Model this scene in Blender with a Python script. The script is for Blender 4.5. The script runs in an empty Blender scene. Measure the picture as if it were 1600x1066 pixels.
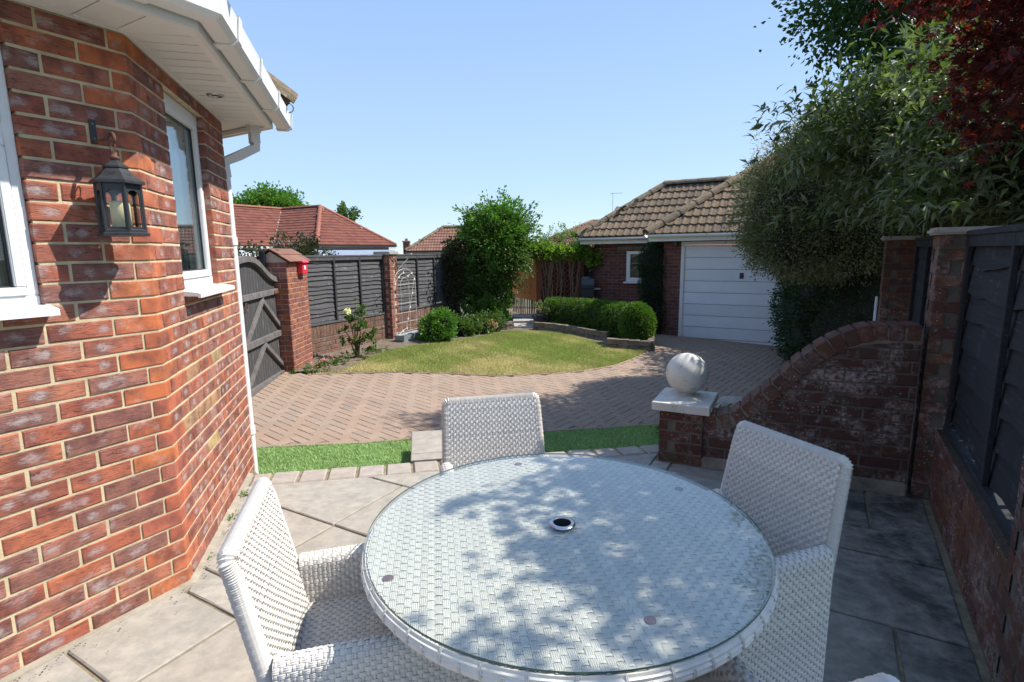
import bpy, bmesh, math, random
import numpy as np
from mathutils import Vector, Matrix
R = random.Random(7)
NR = np.random.RandomState(7)
SC = bpy.context.scene
COL = SC.collection
rad = math.radians

# ------------------------------------------------------------------ camera
CAMZ = 1.52
cam = bpy.data.cameras.new("camera"); camo = bpy.data.objects.new("camera", cam); COL.objects.link(camo)
cam.sensor_width = 36.0; cam.lens = 840 / 1600 * 36.0; cam.clip_end = 1500; cam.clip_start = 0.02
_p = math.atan(139 / 840); _r = 0.0128
_r0 = Vector((1, 0, 0)); _u0 = Vector((0, math.sin(_p), math.cos(_p))); _f = Vector((0, math.cos(_p), -math.sin(_p)))
_R = math.cos(_r) * _r0 - math.sin(_r) * _u0; _U = math.sin(_r) * _r0 + math.cos(_r) * _u0
M = Matrix((( _R.x, _U.x, -_f.x, 0), (_R.y, _U.y, -_f.y, 0), (_R.z, _U.z, -_f.z, CAMZ), (0, 0, 0, 1)))
camo.matrix_world = M
SC.camera = camo
# ------------------------------------------------------------------ sky, sun, exposure
SUN_AZ, SUN_EL = 82.0, 51.0
w = bpy.data.worlds.new("World"); SC.world = w; w.use_nodes = True
nt = w.node_tree; bg = nt.nodes["Background"]
sky = nt.nodes.new("ShaderNodeTexSky"); sky.sky_type = 'NISHITA'; sky.sun_disc = False
sky.sun_elevation = rad(SUN_EL); sky.sun_rotation = rad(SUN_AZ); sky.air_density = 1.0; sky.dust_density = 0.0; sky.ozone_density = 3.0
# pale summer haze softens the physical sky towards an even light blue
_tc = nt.nodes.new("ShaderNodeTexCoord"); _sx = nt.nodes.new("ShaderNodeSeparateXYZ"); nt.links.new(_tc.outputs["Generated"], _sx.inputs[0])
_rp = nt.nodes.new("ShaderNodeValToRGB"); nt.links.new(_sx.outputs[2], _rp.inputs[0]); _e = _rp.color_ramp.elements
_e[0].position = 0.0; _e[0].color = (3.1, 4.0, 4.8, 1); _e[1].position = .75; _e[1].color = (1.6, 2.45, 4.2, 1)
_k = _rp.color_ramp.elements.new(.10); _k.color = (2.6, 3.6, 4.9, 1); _k = _rp.color_ramp.elements.new(.40); _k.color = (1.85, 2.85, 4.7, 1)
_mx = nt.nodes.new("ShaderNodeMix"); _mx.data_type = 'RGBA'; _mx.inputs[0].default_value = .80
nt.links.new(sky.outputs[0], _mx.inputs[6]); nt.links.new(_rp.outputs[0], _mx.inputs[7]); nt.links.new(_mx.outputs[2], bg.inputs[0]); bg.inputs[1].default_value = 0.125
sun = bpy.data.lights.new("sun", 'SUN'); sun.energy = 4.2; sun.angle = rad(0.53); sun.color = (1.0, 0.945, 0.865)
suno = bpy.data.objects.new("sun", sun); COL.objects.link(suno)
sd = Vector((math.sin(rad(SUN_AZ)) * math.cos(rad(SUN_EL)), math.cos(rad(SUN_AZ)) * math.cos(rad(SUN_EL)), math.sin(rad(SUN_EL))))
suno.rotation_euler = sd.to_track_quat('Z', 'Y').to_euler(); suno.location = (0, 0, 30)
SC.view_settings.view_transform = 'Standard'; SC.view_settings.look = 'None'; SC.view_settings.exposure = 0.8; SC.view_settings.gamma = 1
SC.view_settings.use_curve_mapping = False
SC.cycles.max_bounces = 8; SC.cycles.transparent_max_bounces = 16

# ------------------------------------------------------------------ helpers
def az(a): return np.array([math.sin(rad(a)), math.cos(rad(a)), 0.0])
def V3(*a): return np.array(a, float)
UP = V3(0, 0, 1)
def zd(x, y): return -.4285 - .0365 * x + .0184 * y          # the drive falls gently to the right
def q2(p): return np.array([p[0], p[1], 0.0])

class MB:
    def __init__(s): s.v = []; s.f = []; s.n = 0
    def add(s, verts, faces):
        verts = np.asarray(verts, float).reshape(-1, 3); s.v.append(verts)
        n = s.n; s.f += [tuple(i + n for i in f) for f in faces]; s.n += len(verts)
    def box(s, c, ax, ay, az_, hx, hy, hz):
        c = np.asarray(c, float); P = []
        for k in (-1, 1):
            for j in (-1, 1):
                for i in (-1, 1): P.append(c + np.asarray(ax) * hx * i + np.asarray(ay) * hy * j + np.asarray(az_) * hz * k)
        s.add(P, [(0, 2, 3, 1), (4, 5, 7, 6), (0, 1, 5, 4), (2, 6, 7, 3), (0, 4, 6, 2), (1, 3, 7, 5)])
    def beam(s, a, b, w, h, up=UP):
        a = np.asarray(a, float); b = np.asarray(b, float); d = b - a; L = np.linalg.norm(d); d = d / L
        x = np.cross(d, up); x /= np.linalg.norm(x); y = np.cross(x, d)
        s.box((a + b) / 2, d, x, y, L / 2, w / 2, h / 2)
    def tube(s, pts, r, n=8, cap=True):
        pts = [np.asarray(p, float) for p in pts]; rs = r if hasattr(r, '__len__') else [r] * len(pts)
        rings = []; prev = None
        for i, p in enumerate(pts):
            d = pts[min(i + 1, len(pts) - 1)] - pts[max(i - 1, 0)]; d = d / (np.linalg.norm(d) + 1e-9)
            if prev is None:
                a = UP if abs(d[2]) < .9 else V3(1, 0, 0); x = np.cross(d, a)
            else: x = prev - d * np.dot(prev, d)
            x = x / (np.linalg.norm(x) + 1e-9); y = np.cross(d, x); prev = x
            rings.append([p + rs[i] * (math.cos(2 * math.pi * k / n) * x + math.sin(2 * math.pi * k / n) * y) for k in range(n)])
        F = []
        for i in range(len(pts) - 1):
            for k in range(n): F.append((i * n + k, i * n + (k + 1) % n, (i + 1) * n + (k + 1) % n, (i + 1) * n + k))
        if cap: F.append(tuple(range(n - 1, -1, -1))); F.append(tuple((len(pts) - 1) * n + k for k in range(n)))
        s.add(np.array(rings).reshape(-1, 3), F)
    def prism(s, poly, z0, z1):
        n = len(poly); P = [(p[0], p[1], z0 if not hasattr(z0, '__call__') else z0(p[0], p[1])) for p in poly] + [(p[0], p[1], z1 if not hasattr(z1, '__call__') else z1(p[0], p[1])) for p in poly]
        A = sum(poly[i][0] * poly[(i + 1) % n][1] - poly[(i + 1) % n][0] * poly[i][1] for i in range(n))
        F = [tuple(range(n - 1, -1, -1)), tuple(range(n, 2 * n))] + [(i, (i + 1) % n, n + (i + 1) % n, n + i) for i in range(n)]
        if A < 0: F = [f[::-1] for f in F]
        s.add(P, F)
    def sweep(s, prof, path, closed=True, cap=True):
        """prof: list of (o,z) ; path: list of (origin, offset_dir) -> point = origin + offset_dir*o + z"""
        n = len(prof); P = []
        for (o, d) in path:
            for (a, b) in prof: P.append(np.asarray(o) + np.asarray(d) * a + UP * b)
        F = []
        m = n if closed else n - 1
        for i in range(len(path) - 1):
            for k in range(m): F.append((i * n + k, i * n + (k + 1) % n, (i + 1) * n + (k + 1) % n, (i + 1) * n + k))
        if cap and closed: F.append(tuple(range(n - 1, -1, -1))); F.append(tuple((len(path) - 1) * n + k for k in range(n)))
        s.add(P, F)
    def lathe(s, prof, c, n=32, a0=0):
        P = []; c = np.asarray(c, float)
        for (r, z) in prof:
            for k in range(n):
                a = a0 + 2 * math.pi * k / n; P.append(c + V3(r * math.cos(a), r * math.sin(a), z))
        F = []
        for i in range(len(prof) - 1):
            for k in range(n): F.append((i * n + k, i * n + (k + 1) % n, (i + 1) * n + (k + 1) % n, (i + 1) * n + k))
        s.add(P, F)
    def mesh(s, name, smooth=False):
        me = bpy.data.meshes.new(name); v = np.concatenate(s.v) if s.v else np.zeros((0, 3))
        me.from_pydata(v.tolist(), [], s.f); me.update()
        if smooth: me.shade_smooth()
        return me

def fastmesh(name, verts, quads=None, tris=None, smooth=False):
    me = bpy.data.meshes.new(name); verts = np.asarray(verts, np.float32)
    me.vertices.add(len(verts)); me.vertices.foreach_set("co", verts.ravel())
    nl = (0 if quads is None else len(quads) * 4) + (0 if tris is None else len(tris) * 3)
    nf = (0 if quads is None else len(quads)) + (0 if tris is None else len(tris))
    idx = []; st = []; c = 0
    if quads is not None and len(quads):
        idx.append(np.asarray(quads, np.int32).ravel()); st.append(np.arange(len(quads)) * 4); c = len(quads) * 4
    if tris is not None and len(tris):
        idx.append(np.asarray(tris, np.int32).ravel()); st.append(c + np.arange(len(tris)) * 3)
    me.loops.add(nl); me.loops.foreach_set("vertex_index", np.concatenate(idx))
    me.polygons.add(nf); me.polygons.foreach_set("loop_start", np.concatenate(st).astype(np.int32))
    me.polygons.foreach_set("use_smooth", np.full(nf, smooth, dtype=bool))
    me.update(calc_edges=True); me.validate(verbose=False)
    return me

def tag(o, label=None, cat=None, group=None, kind=None):
    if label: o["label"] = label
    if cat: o["category"] = cat
    if group: o["group"] = group
    if kind: o["kind"] = kind
    return o
WL = {}
def wloc(o): return WL.get(o.name, V3(0, 0, 0))
def thing(name, label, cat, loc=(0, 0, 0), group=None):
    o = bpy.data.objects.new(name, None); COL.objects.link(o); o.location = loc; WL[o.name] = V3(*loc)
    o.empty_display_size = .1
    return tag(o, label, cat, group)
def put(name, me, mat, parent=None, loc=(0, 0, 0), rot=None):
    """link a mesh as one object; loc in world axes, parents are never rotated"""
    if mat and (len(me.materials) == 0): me.materials.append(mat)
    o = bpy.data.objects.new(name, me); COL.objects.link(o)
    pl = V3(0, 0, 0)
    if parent: o.parent = parent; pl = wloc(parent)
    o.location = np.asarray(loc, float) - pl; WL[o.name] = np.asarray(loc, float)
    if rot is not None: o.rotation_euler = rot if not isinstance(rot, Matrix) else rot.to_euler()
    return o
def mk(name, mb, mat, parent=None, smooth=False, kind=None):
    v = np.concatenate(mb.v); c = (v.min(0) + v.max(0)) / 2; mb.v = [v - c]
    o = put(name, mb.mesh(name, smooth), mat, parent, c)
    if kind: o["kind"] = kind
    return o
def frame(ax, ay, az_): return Matrix(((ax[0], ay[0], az_[0]), (ax[1], ay[1], az_[1]), (ax[2], ay[2], az_[2])))
def bevel(o, w=.004, seg=1):
    bm = bmesh.new(); bm.from_mesh(o.data); bmesh.ops.bevel(bm, geom=bm.edges[:], offset=w, segments=seg, affect='EDGES'); bm.to_mesh(o.data); bm.free(); return o

# ------------------------------------------------------------------ material helper
class N:
    def __init__(s, name):
        s.m = bpy.data.materials.new(name); s.m.use_nodes = True; s.t = s.m.node_tree; s.b = s.t.nodes["Principled BSDF"]; s.out = s.t.nodes["Material Output"]
    def n(s, typ, ins=None, **kw):
        nd = s.t.nodes.new("ShaderNode" + typ)
        for k, v in kw.items(): setattr(nd, k, v)
        for k, v in (ins or {}).items():
            if isinstance(v, bpy.types.NodeSocket): s.t.links.new(v, nd.inputs[k])
            else: nd.inputs[k].default_value = v
        return nd
    def rnd(s):
        a = s.n("ObjectInfo").outputs["Random"]; b = s.n("NewGeometry").outputs["Random Per Island"]
        x = s.math('ADD', a, b); return s.math('FRACT', x)
    def math(s, op, a, b=0.0, c=None, clamp=False):
        ins = {0: a, 1: b}
        if c is not None: ins[2] = c
        nd = s.n("Math", ins, operation=op); nd.use_clamp = clamp; return nd.outputs[0]
    def coord(s, rnd=None, scale=(1, 1, 1), kind="Object"):
        c = s.n("TexCoord").outputs[kind]
        if rnd is not None:
            off = s.n("CombineXYZ", {0: s.math('MULTIPLY', rnd, 37.0), 1: s.math('MULTIPLY', rnd, 91.0), 2: s.math('MULTIPLY', rnd, 13.0)}).outputs[0]
            c = s.n("VectorMath", {0: c, 1: off}, operation='ADD').outputs[0]
        return s.n("Mapping", {0: c, 3: scale}).outputs[0]
    def noise(s, co, scale, detail=4, rough=.55, dist=0): return s.n("TexNoise", {"Vector": co, "Scale": scale, "Detail": detail, "Roughness": rough, "Distortion": dist}).outputs[0]
    def vor(s, co, scale, feature='F1'): return s.n("TexVoronoi", {"Vector": co, "Scale": scale}, feature=feature).outputs[0]
    def ramp(s, f, stops, interp='LINEAR'):
        nd = s.n("ValToRGB", {0: f}); cr = nd.color_ramp; cr.interpolation = interp
        while len(cr.elements) < len(stops): cr.elements.new(.5)
        for e, (p, c) in zip(cr.elements, stops):
            e.position = p; e.color = (c, c, c, 1) if not hasattr(c, '__len__') else (*c, 1)
        return nd.outputs[0]
    def mix(s, f, a, b, blend='MIX'):
        nd = s.n("Mix", data_type='RGBA', blend_type=blend)
        for i, v in ((0, f), (6, a), (7, b)):
            if isinstance(v, bpy.types.NodeSocket): s.t.links.new(v, nd.inputs[i])
            else: nd.inputs[i].default_value = v if i == 0 else ((*v, 1) if len(v) == 3 else v)
        return nd.outputs[2]
    def set(s, base=None, rough=None, bump=None, bstr=.3, bdist=.01, spec=None, **kw):
        def st(k, v):
            if isinstance(v, bpy.types.NodeSocket): s.t.links.new(v, s.b.inputs[k])
            else: s.b.inputs[k].default_value = (*v, 1) if (hasattr(v, '__len__') and len(v) == 3) else v
        if base is not None: st("Base Color", base)
        if rough is not None: st("Roughness", rough)
        if spec is not None: st("Specular IOR Level", spec)
        if bump is not None:
            b = s.n("Bump", {"Strength": bstr, "Distance": bdist, "Height": bump}).outputs[0]; s.t.links.new(b, s.b.inputs["Normal"])
        for k, v in kw.items(): st(k, v)
        return s.m

def mat_brick(name, cols, white=.3, rustic=1.0, moss=0.0, stain=0.0, dark=1.0, bloom_scale=16, frog=0.0):
    s = N(name); r = s.rnd(); co = s.coord(r)
    c = s.ramp(r, [(i / (len(cols)), tuple(x * dark for x in k)) for i, k in enumerate(cols)])
    n1 = s.noise(co, 9, 5, .6)
    c = s.mix(s.ramp(n1, [(.38, 0), (.66, .75)]), c, tuple(x * dark for x in (.10, .045, .045)))
    # white bloom patches in the middle of some bricks
    n2 = s.noise(co, bloom_scale, 5, .7); gate = s.ramp(s.noise(co, 5, 2), [(.46, 0), (.56, 1)])
    strk = s.noise(s.coord(r, (25, 60, 160)), 1.0, 3, .6)
    wm = s.math('MULTIPLY', s.math('MULTIPLY', s.ramp(n2, [(.5, 0), (.68, 1)]), gate), s.ramp(strk, [(.35, .1), (.6, 1)]))
    c = s.mix(s.math('MULTIPLY', wm, white * 2.2, clamp=True), c, (.50, .44, .42))
    if frog > 0:
        # pale kiss marks left by the kiln on the face of each brick
        o = s.n("SeparateXYZ", {0: s.coord(None)}).outputs; nz_ = s.math('ADD', s.math('MULTIPLY', s.noise(co, 34, 4, .7), .55), s.math('MULTIPLY', s.noise(s.coord(r, (60, 60, 260)), 1.0, 4, .7), .45))
        for (k1, k2, wx) in ((7.13, .0, .026), (3.71, .045, .040)):
            x0 = s.math('ADD', s.math('MULTIPLY', s.math('SUBTRACT', s.math('FRACT', s.math('MULTIPLY', r, k1)), .5), .15), k2)
            e = s.math('ADD', s.math('POWER', s.math('DIVIDE', s.math('SUBTRACT', o[0], x0), wx), 2.0), s.math('POWER', s.math('DIVIDE', o[2], .021), 2.0))
            mk_ = s.math('SUBTRACT', s.math('SUBTRACT', 1.25, e), s.math('MULTIPLY', s.math('SUBTRACT', nz_, .42), 5.0), clamp=True)
            on_ = s.math('GREATER_THAN', s.math('FRACT', s.math('MULTIPLY', r, 17.7 + k1)), .42)
            halo = s.math('SUBTRACT', 1.9, e, clamp=True)
            c = s.mix(s.math('MULTIPLY', s.math('MULTIPLY', halo, on_), .45 * frog), c, (.22, .13, .12))
            c = s.mix(s.math('MULTIPLY', s.math('MULTIPLY', mk_, on_), frog), c, (.50, .42, .40))
    if moss > 0:
        wco = s.coord(None, kind="Object"); g = s.n("NewGeometry").outputs["Position"]
        mm = s.noise(g, 5.0, 6, .7); sp = s.vor(g, 38); c = s.mix(s.math('MULTIPLY', s.ramp(mm, [(.52, 0), (.68, 1)]), moss), c, (.07, .075, .04))
        ef = s.noise(g, 3.2, 5, .65); ef = s.math('MULTIPLY', s.ramp(ef, [(.50, 0), (.60, 1)]), s.ramp(s.noise(g, 40, 4, .7), [(.4, 0), (.6, 1)]))
        c = s.mix(s.math('MULTIPLY', ef, stain), c, (.38, .33, .30))
        li = s.math('MULTIPLY', s.ramp(sp, [(.10, 1), (.22, 0)]), s.ramp(s.noise(g, 2.6, 2), [(.52, 0), (.58, 1)]))
        c = s.mix(s.math('MULTIPLY', li, .8), c, (.50, .48, .40))
    fine = s.noise(co, 260, 3, .7)
    crk = s.noise(s.coord(r, (18, 60, 90)), 1.0, 6, .75, 1.2)
    c = s.mix(s.math('MULTIPLY', s.ramp(crk, [(.34, 1), (.47, 0)]), .8 * rustic), c, tuple(x * dark for x in (.07, .03, .03)))
    h = s.math('ADD', s.math('MULTIPLY', crk, 1.0 * rustic), s.math('MULTIPLY', fine, .25))
    return s.set(c, .88, h, .8, .007, spec=.25)

RED = [(.52, .165, .085), (.45, .15, .09), (.33, .14, .11), (.56, .215, .12), (.27, .13, .11), (.47, .20, .14), (.44, .135, .08)]
MT = {}
MT['brick'] = mat_brick("rustic_red_brick", RED, .35, 1.0, bloom_scale=11, frog=.62)
MT['squint'] = mat_brick("smooth_orange_brick", [(.55, .16, .065), (.52, .15, .07), (.46, .14, .09), (.56, .18, .07)], .3, .25, frog=0)
MT['buff'] = mat_brick("buff_brick", [(.55, .38, .16), (.50, .36, .18), (.46, .26, .14)], .2, .6)
MT['brick_g'] = mat_brick("pillar_brick", [(.34, .12, .08), (.29, .105, .075), (.26, .11, .085), (.38, .15, .09), (.37, .14, .075)], .15, .6)
MT['brick_old'] = mat_brick("old_weathered_brick", [(.105, .045, .030), (.08, .038, .028), (.13, .06, .036), (.065, .035, .027), (.095, .047, .033)], .25, .7, moss=.75, stain=1.0)
MT['brick_lowwall'] = mat_brick("low_wall_brick", [(.20, .11, .075), (.23, .12, .08), (.17, .10, .07), (.26, .14, .09)], .15, .7, moss=.5, stain=.3)
MT['brick_r'] = mat_brick("boundary_brick", [(.17, .07, .035), (.14, .058, .035), (.20, .085, .04), (.12, .055, .04)], .2, .8, moss=.75, stain=.6)
MT['brick_gar'] = mat_brick("garage_brick", [(.20, .06, .04), (.15, .048, .036), (.23, .08, .048), (.12, .045, .04)], .12, .6)

MT['brick_cope'] = mat_brick('old_coping_brick', [(.16, .07, .042), (.13, .06, .038), (.19, .085, .05), (.11, .052, .036)], .12, .6, moss=.35, stain=.35)
def mat_simple(name, col, rough=.8, nscale=8, var=.25, bump=.2, bscale=60, bdist=.004, spec=None, metal=0, kind="Object", detail=5):
    s = N(name); r = s.rnd(); co = s.coord(r, kind=kind) if kind == "Object" else s.coord(None, kind=kind)
    n = s.noise(co, nscale, detail, .6)
    a = tuple(x * (1 - var) for x in col); b = tuple(min(1, x * (1 + var)) for x in col)
    c = s.ramp(n, [(.3, a), (.7, b)])
    c = s.mix(s.math('MULTIPLY', r, .35), c, tuple(x * .72 for x in col))
    return s.set(c, rough, s.noise(co, bscale, 4, .6), bump, bdist, spec=spec, Metallic=metal)
MT['mortar'] = mat_simple("buff_mortar", (.58, .48, .30), .95, 14, .22, .6, 140, .004)
MT['fillet'] = mat_simple('weathered_cement_fillet', (.36, .32, .25), .95, 12, .35, .6, 90, .005)
MT['mortar_p'] = mat_simple("pinkish_mortar", (.46, .34, .25), .95, 14, .2, .6, 140, .004)
MT['mortar_old'] = mat_simple("dirty_mortar", (.135, .12, .095), .95, 9, .45, .8, 90, .006)
MT['mortar_d'] = mat_simple("garage_mortar", (.19, .16, .13), .95, 9, .3, .5, 120, .004)
MT['upvc'] = mat_simple("white_plastic", (.80, .80, .79), .32, 3, .03, .02, 30)
MT['upvc_soffit'] = mat_simple("white_soffit_board", (.80, .78, .75), .45, 3, .04, .03, 30)
MT['fascia'] = mat_simple("weathered_white_fascia", (.74, .72, .70), .5, 4, .06, .03, 30)
MT['metal'] = mat_simple("brushed_steel", (.55, .55, .55), .28, 10, .1, .02, 100, metal=1)
MT['blackmetal'] = mat_simple("black_painted_metal", (.035, .037, .042), .42, 20, .3, .15, 80)
MT['rust'] = mat_simple("rusty_iron", (.14, .065, .04), .85, 18, .5, .5, 90)
MT['redplastic'] = mat_simple("red_plastic", (.75, .04, .07), .35, 10, .1, .02, 60)
MT['wax'] = mat_simple("cream_wax", (.80, .72, .42), .5, 6, .05, .05, 40)
MT['lead'] = mat_simple("dark_soil", (.07, .05, .035), .95, 12, .5, 1.0, 70, .02)
MT['soil'] = mat_simple("dry_soil", (.20, .155, .11), .97, 9, .4, 1.0, 60, .03)
MT['greywood'] = None
def mat_wood(name, col, grain=(2, 40, 40), worn=(.35, .33, .30), wamt=.35, rough=.8):
    s = N(name); r = s.rnd(); co = s.coord(r, grain)
    n = s.noise(co, 1.6, 6, .65, .6); n2 = s.noise(s.coord(r), 7, 5, .7)
    c = s.mix(s.ramp(n, [(.35, 0), (.65, 1)]), tuple(x * .72 for x in col), tuple(x * 1.25 for x in col))
    c = s.mix(s.math('MULTIPLY', s.math('MULTIPLY', s.ramp(n2, [(.56, 0), (.68, 1)]), s.ramp(n, [(.45, 0), (.6, 1)])), wamt), c, worn)
    c = s.mix(s.math('MULTIPLY', r, .4), c, tuple(x * .65 for x in col))
    return s.set(c, rough, n, .5, .003, spec=.3)
MT['fence'] = mat_wood("grey_painted_fence_wood", (.092, .090, .094), wamt=.9)
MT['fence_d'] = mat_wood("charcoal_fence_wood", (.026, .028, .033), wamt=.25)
MT['batten'] = mat_wood("dark_fence_batten", (.04, .04, .043), (40, 40, 2), wamt=.2)
MT['gate'] = mat_wood("weathered_grey_gate_wood", (.075, .073, .074), (40, 40, 2.5), wamt=.5)
MT['gate_f'] = mat_wood("pale_grey_gate_frame_wood", (.155, .145, .14), (6, 6, 6), wamt=.4)
MT['orange'] = mat_wood("orange_stained_wood", (.72, .27, .08), (40, 40, 3), (.5, .3, .15), .2)
MT['redpost'] = mat_wood("red_brown_wood", (.22, .07, .04), (40, 40, 3), (.3, .2, .15), .2)
MT['bark'] = mat_wood("bark", (.11, .085, .06), (30, 30, 5), (.2, .18, .15), .4, .95)
MT['cane'] = mat_wood("woody_vine_stem", (.22, .16, .10), (30, 30, 5), (.3, .25, .2), .4, .9)

def mat_stone(name, base, alt, dirt_shade=.0, scale=2.2, grain=1.0):
    s = N(name); r = s.rnd(); co = s.coord(r); st = s.coord(r, (1, 3.2, 3))
    n1 = s.noise(st, scale, 6, .6, .9); n2 = s.noise(co, 14, 6, .7); n3 = s.noise(co, 140, 3, .6)
    c = s.mix(s.ramp(n1, [(.35, 0), (.68, 1)]), base, alt)
    c = s.mix(s.math('MULTIPLY', r, .55), c, tuple(x * .86 for x in (.46, .385, .31)))
    c = s.mix(s.ramp(n2, [(.36, .5), (.6, 0)]), c, tuple(x * .62 for x in base)); n4 = s.noise(co, 5, 6, .75, 1.5); c = s.mix(s.ramp(n4, [(.50, 0), (.66, .35)]), c, (.30, .26, .19))
    if dirt_shade > 0:
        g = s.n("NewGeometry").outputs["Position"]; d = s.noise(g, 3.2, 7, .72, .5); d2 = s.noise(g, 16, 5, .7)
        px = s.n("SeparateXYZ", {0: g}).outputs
        # shade and dirt painted together, darkest by the boundary wall, fading to the open side
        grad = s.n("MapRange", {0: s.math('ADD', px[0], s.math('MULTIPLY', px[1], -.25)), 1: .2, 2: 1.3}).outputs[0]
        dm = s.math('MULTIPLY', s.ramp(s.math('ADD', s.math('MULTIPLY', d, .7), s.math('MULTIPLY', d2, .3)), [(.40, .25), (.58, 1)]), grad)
        c = s.mix(s.math('MULTIPLY', dm, dirt_shade), c, (.035, .037, .036))
    h = s.math('ADD', s.math('MULTIPLY', n1, 1.2), s.math('MULTIPLY', n3, .12 * grain))
    return s.set(c, .82, h, .35, .01, spec=.3)
MT['slab'] = mat_stone("sandstone_slab", (.32, .31, .275), (.44, .405, .345), dirt_shade=.92)
MT['sett'] = mat_stone("sandstone_sett", (.37, .33, .29), (.42, .37, .33), dirt_shade=.4, scale=6)
MT['joint'] = mat_simple("sandy_joint", (.23, .185, .12), .97, 20, .4, .7, 120, .006)
MT['conc'] = mat_stone("pale_concrete", (.40, .38, .35), (.50, .48, .44), scale=4)
MT['rockwall'] = mat_simple("grey_brown_stone_block", (.20, .165, .13), .95, 10, .45, 1.0, 40, .03)
def mat_cast():
    s = N("white_cast_stone"); co = s.coord(None); n = s.noise(co, 5, 6, .7); n2 = s.noise(co, 18, 6, .75); sp = s.noise(co, 90, 3, .7)
    c = s.mix(s.ramp(n, [(.35, 0), (.65, .8)]), (.66, .63, .56), (.50, .48, .42))
    c = s.mix(s.ramp(n2, [(.60, 0), (.68, .85)]), c, (.12, .12, .09))
    return s.set(c, .75, s.math('ADD', sp, s.math('MULTIPLY', n2, .5)), .35, .004, spec=.3)
MT['cast'] = mat_cast()
def mat_paver():
    s = N("red_block_paving"); r = s.rnd(); co = s.coord(r); g = s.n("NewGeometry").outputs["Position"]
    c = s.ramp(r, [(0, (.32, .225, .165)), (.2, (.29, .21, .155)), (.4, (.35, .25, .185)), (.6, (.305, .235, .18)), (.8, (.27, .21, .165)), (1, (.33, .225, .165))])
    c = s.mix(s.ramp(s.noise(g, 1.3, 5, .6), [(.35, .0), (.7, .5)]), c, (.36, .275, .21))
    c = s.mix(s.ramp(s.noise(co, 40, 4, .7), [(.3, .3), (.6, 0)]), c, (.20, .15, .12))
    return s.set(c, .9, s.noise(co, 120, 3, .7), .4, .004, spec=.2)
MT['paver'] = mat_paver()
MT['sandjoint'] = mat_simple("mossy_sand_joint", (.19, .145, .105), .97, 12, .5, .6, 100, .004)

def mat_tile(name, cols, moss=(.10, .09, .055), mamt=.5, pale=.3):
    s = N(name); r = s.rnd(); co = s.coord(r); g = s.n("NewGeometry").outputs["Position"]
    c = s.ramp(r, [(i / len(cols), k) for i, k in enumerate(cols)])
    c = s.mix(s.math('MULTIPLY', s.ramp(s.noise(co, 10, 6, .75), [(.45, 0), (.62, 1)]), mamt), c, moss)
    c = s.mix(s.math('MULTIPLY', s.ramp(s.noise(g, 6, 6, .75), [(.62, 0), (.68, 1)]), pale), c, (.45, .42, .33))
    return s.set(c, .95, s.noise(co, 45, 5, .75), .7, .02, spec=.2)
MT['tile_g'] = mat_tile("mossy_brown_roof_tile", [(.215, .155, .10), (.18, .13, .09), (.24, .17, .115), (.155, .115, .085)], mamt=.6, pale=.5)
MT['tile_red'] = mat_tile("red_roof_tile", [(.20, .075, .056), (.17, .066, .05), (.23, .085, .062)], (.11, .06, .05), .4, .1)
MT['tile_rb'] = mat_tile("faded_brown_red_roof_tile", [(.25, .125, .09), (.21, .105, .08), (.27, .14, .10)], (.2, .13, .1), .4, .1)
MT['hip'] = mat_tile("mossy_ridge_tile", [(.20, .16, .12), (.25, .19, .13)], mamt=.7, pale=.5)
MT['hip_red'] = mat_tile("terracotta_ridge_tile", [(.34, .13, .09), (.30, .12, .08)], (.3, .15, .1), .3, .1)

def mat_wicker():
    s = N("pale_grey_rattan"); r = s.rnd(); co = s.coord(r)
    c = s.ramp(r, [(0, (.66, .62, .56)), (.35, (.71, .67, .61)), (.7, (.60, .56, .51)), (1, (.75, .71, .64))])
    c = s.mix(s.ramp(s.noise(co, 35, 4, .6), [(.35, .3), (.65, 0)]), c, (.50, .47, .45))
    return s.set(c, .5, s.noise(co, 350, 2, .6), .15, .001, spec=.4)
MT['wicker'] = mat_wicker()
MT['wickbase'] = mat_simple("grey_rattan_underlay", (.20, .19, .18), .8, 10, .1, .1, 60)

def mat_glass(name, tint=(.93, .97, .97), ior=1.5, rough=.0):
    s = N(name); t = s.t; t.nodes.remove(s.b)
    tr = s.n("BsdfTransparent", {0: (*tint, 1)}); gl = s.n("BsdfGlossy", {0: (1, 1, 1, 1), 1: rough}); g = s.n("NewGeometry")
    dp = s.math('ABSOLUTE', s.n("VectorMath", {0: g.outputs["Normal"], 1: g.outputs["Incoming"]}, operation='DOT_PRODUCT').outputs["Value"])
    r0 = ((ior - 1) / (ior + 1)) ** 2; fr = s.math('ADD', s.math('MULTIPLY', s.math('POWER', s.math('SUBTRACT', 1.0, dp), 5.0), 1 - r0), r0, clamp=True)
    mx = s.n("MixShader", {0: fr, 1: tr.outputs[0], 2: gl.outputs[0]}); t.links.new(mx.outputs[0], s.out.inputs[0]); return s.m
MT['glass'] = mat_glass("window_glass", (.85, .9, .9), 1.6)
MT['tglass'] = mat_glass("table_glass", (.93, .95, .935), 1.62, .02)
MT['glassedge'] = mat_simple("green_glass_edge", (.05, .12, .11), .1, 5, .1, 0, 10)
MT['lglass'] = mat_glass("lantern_glass", (.95, .95, .93), 1.45)

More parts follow.
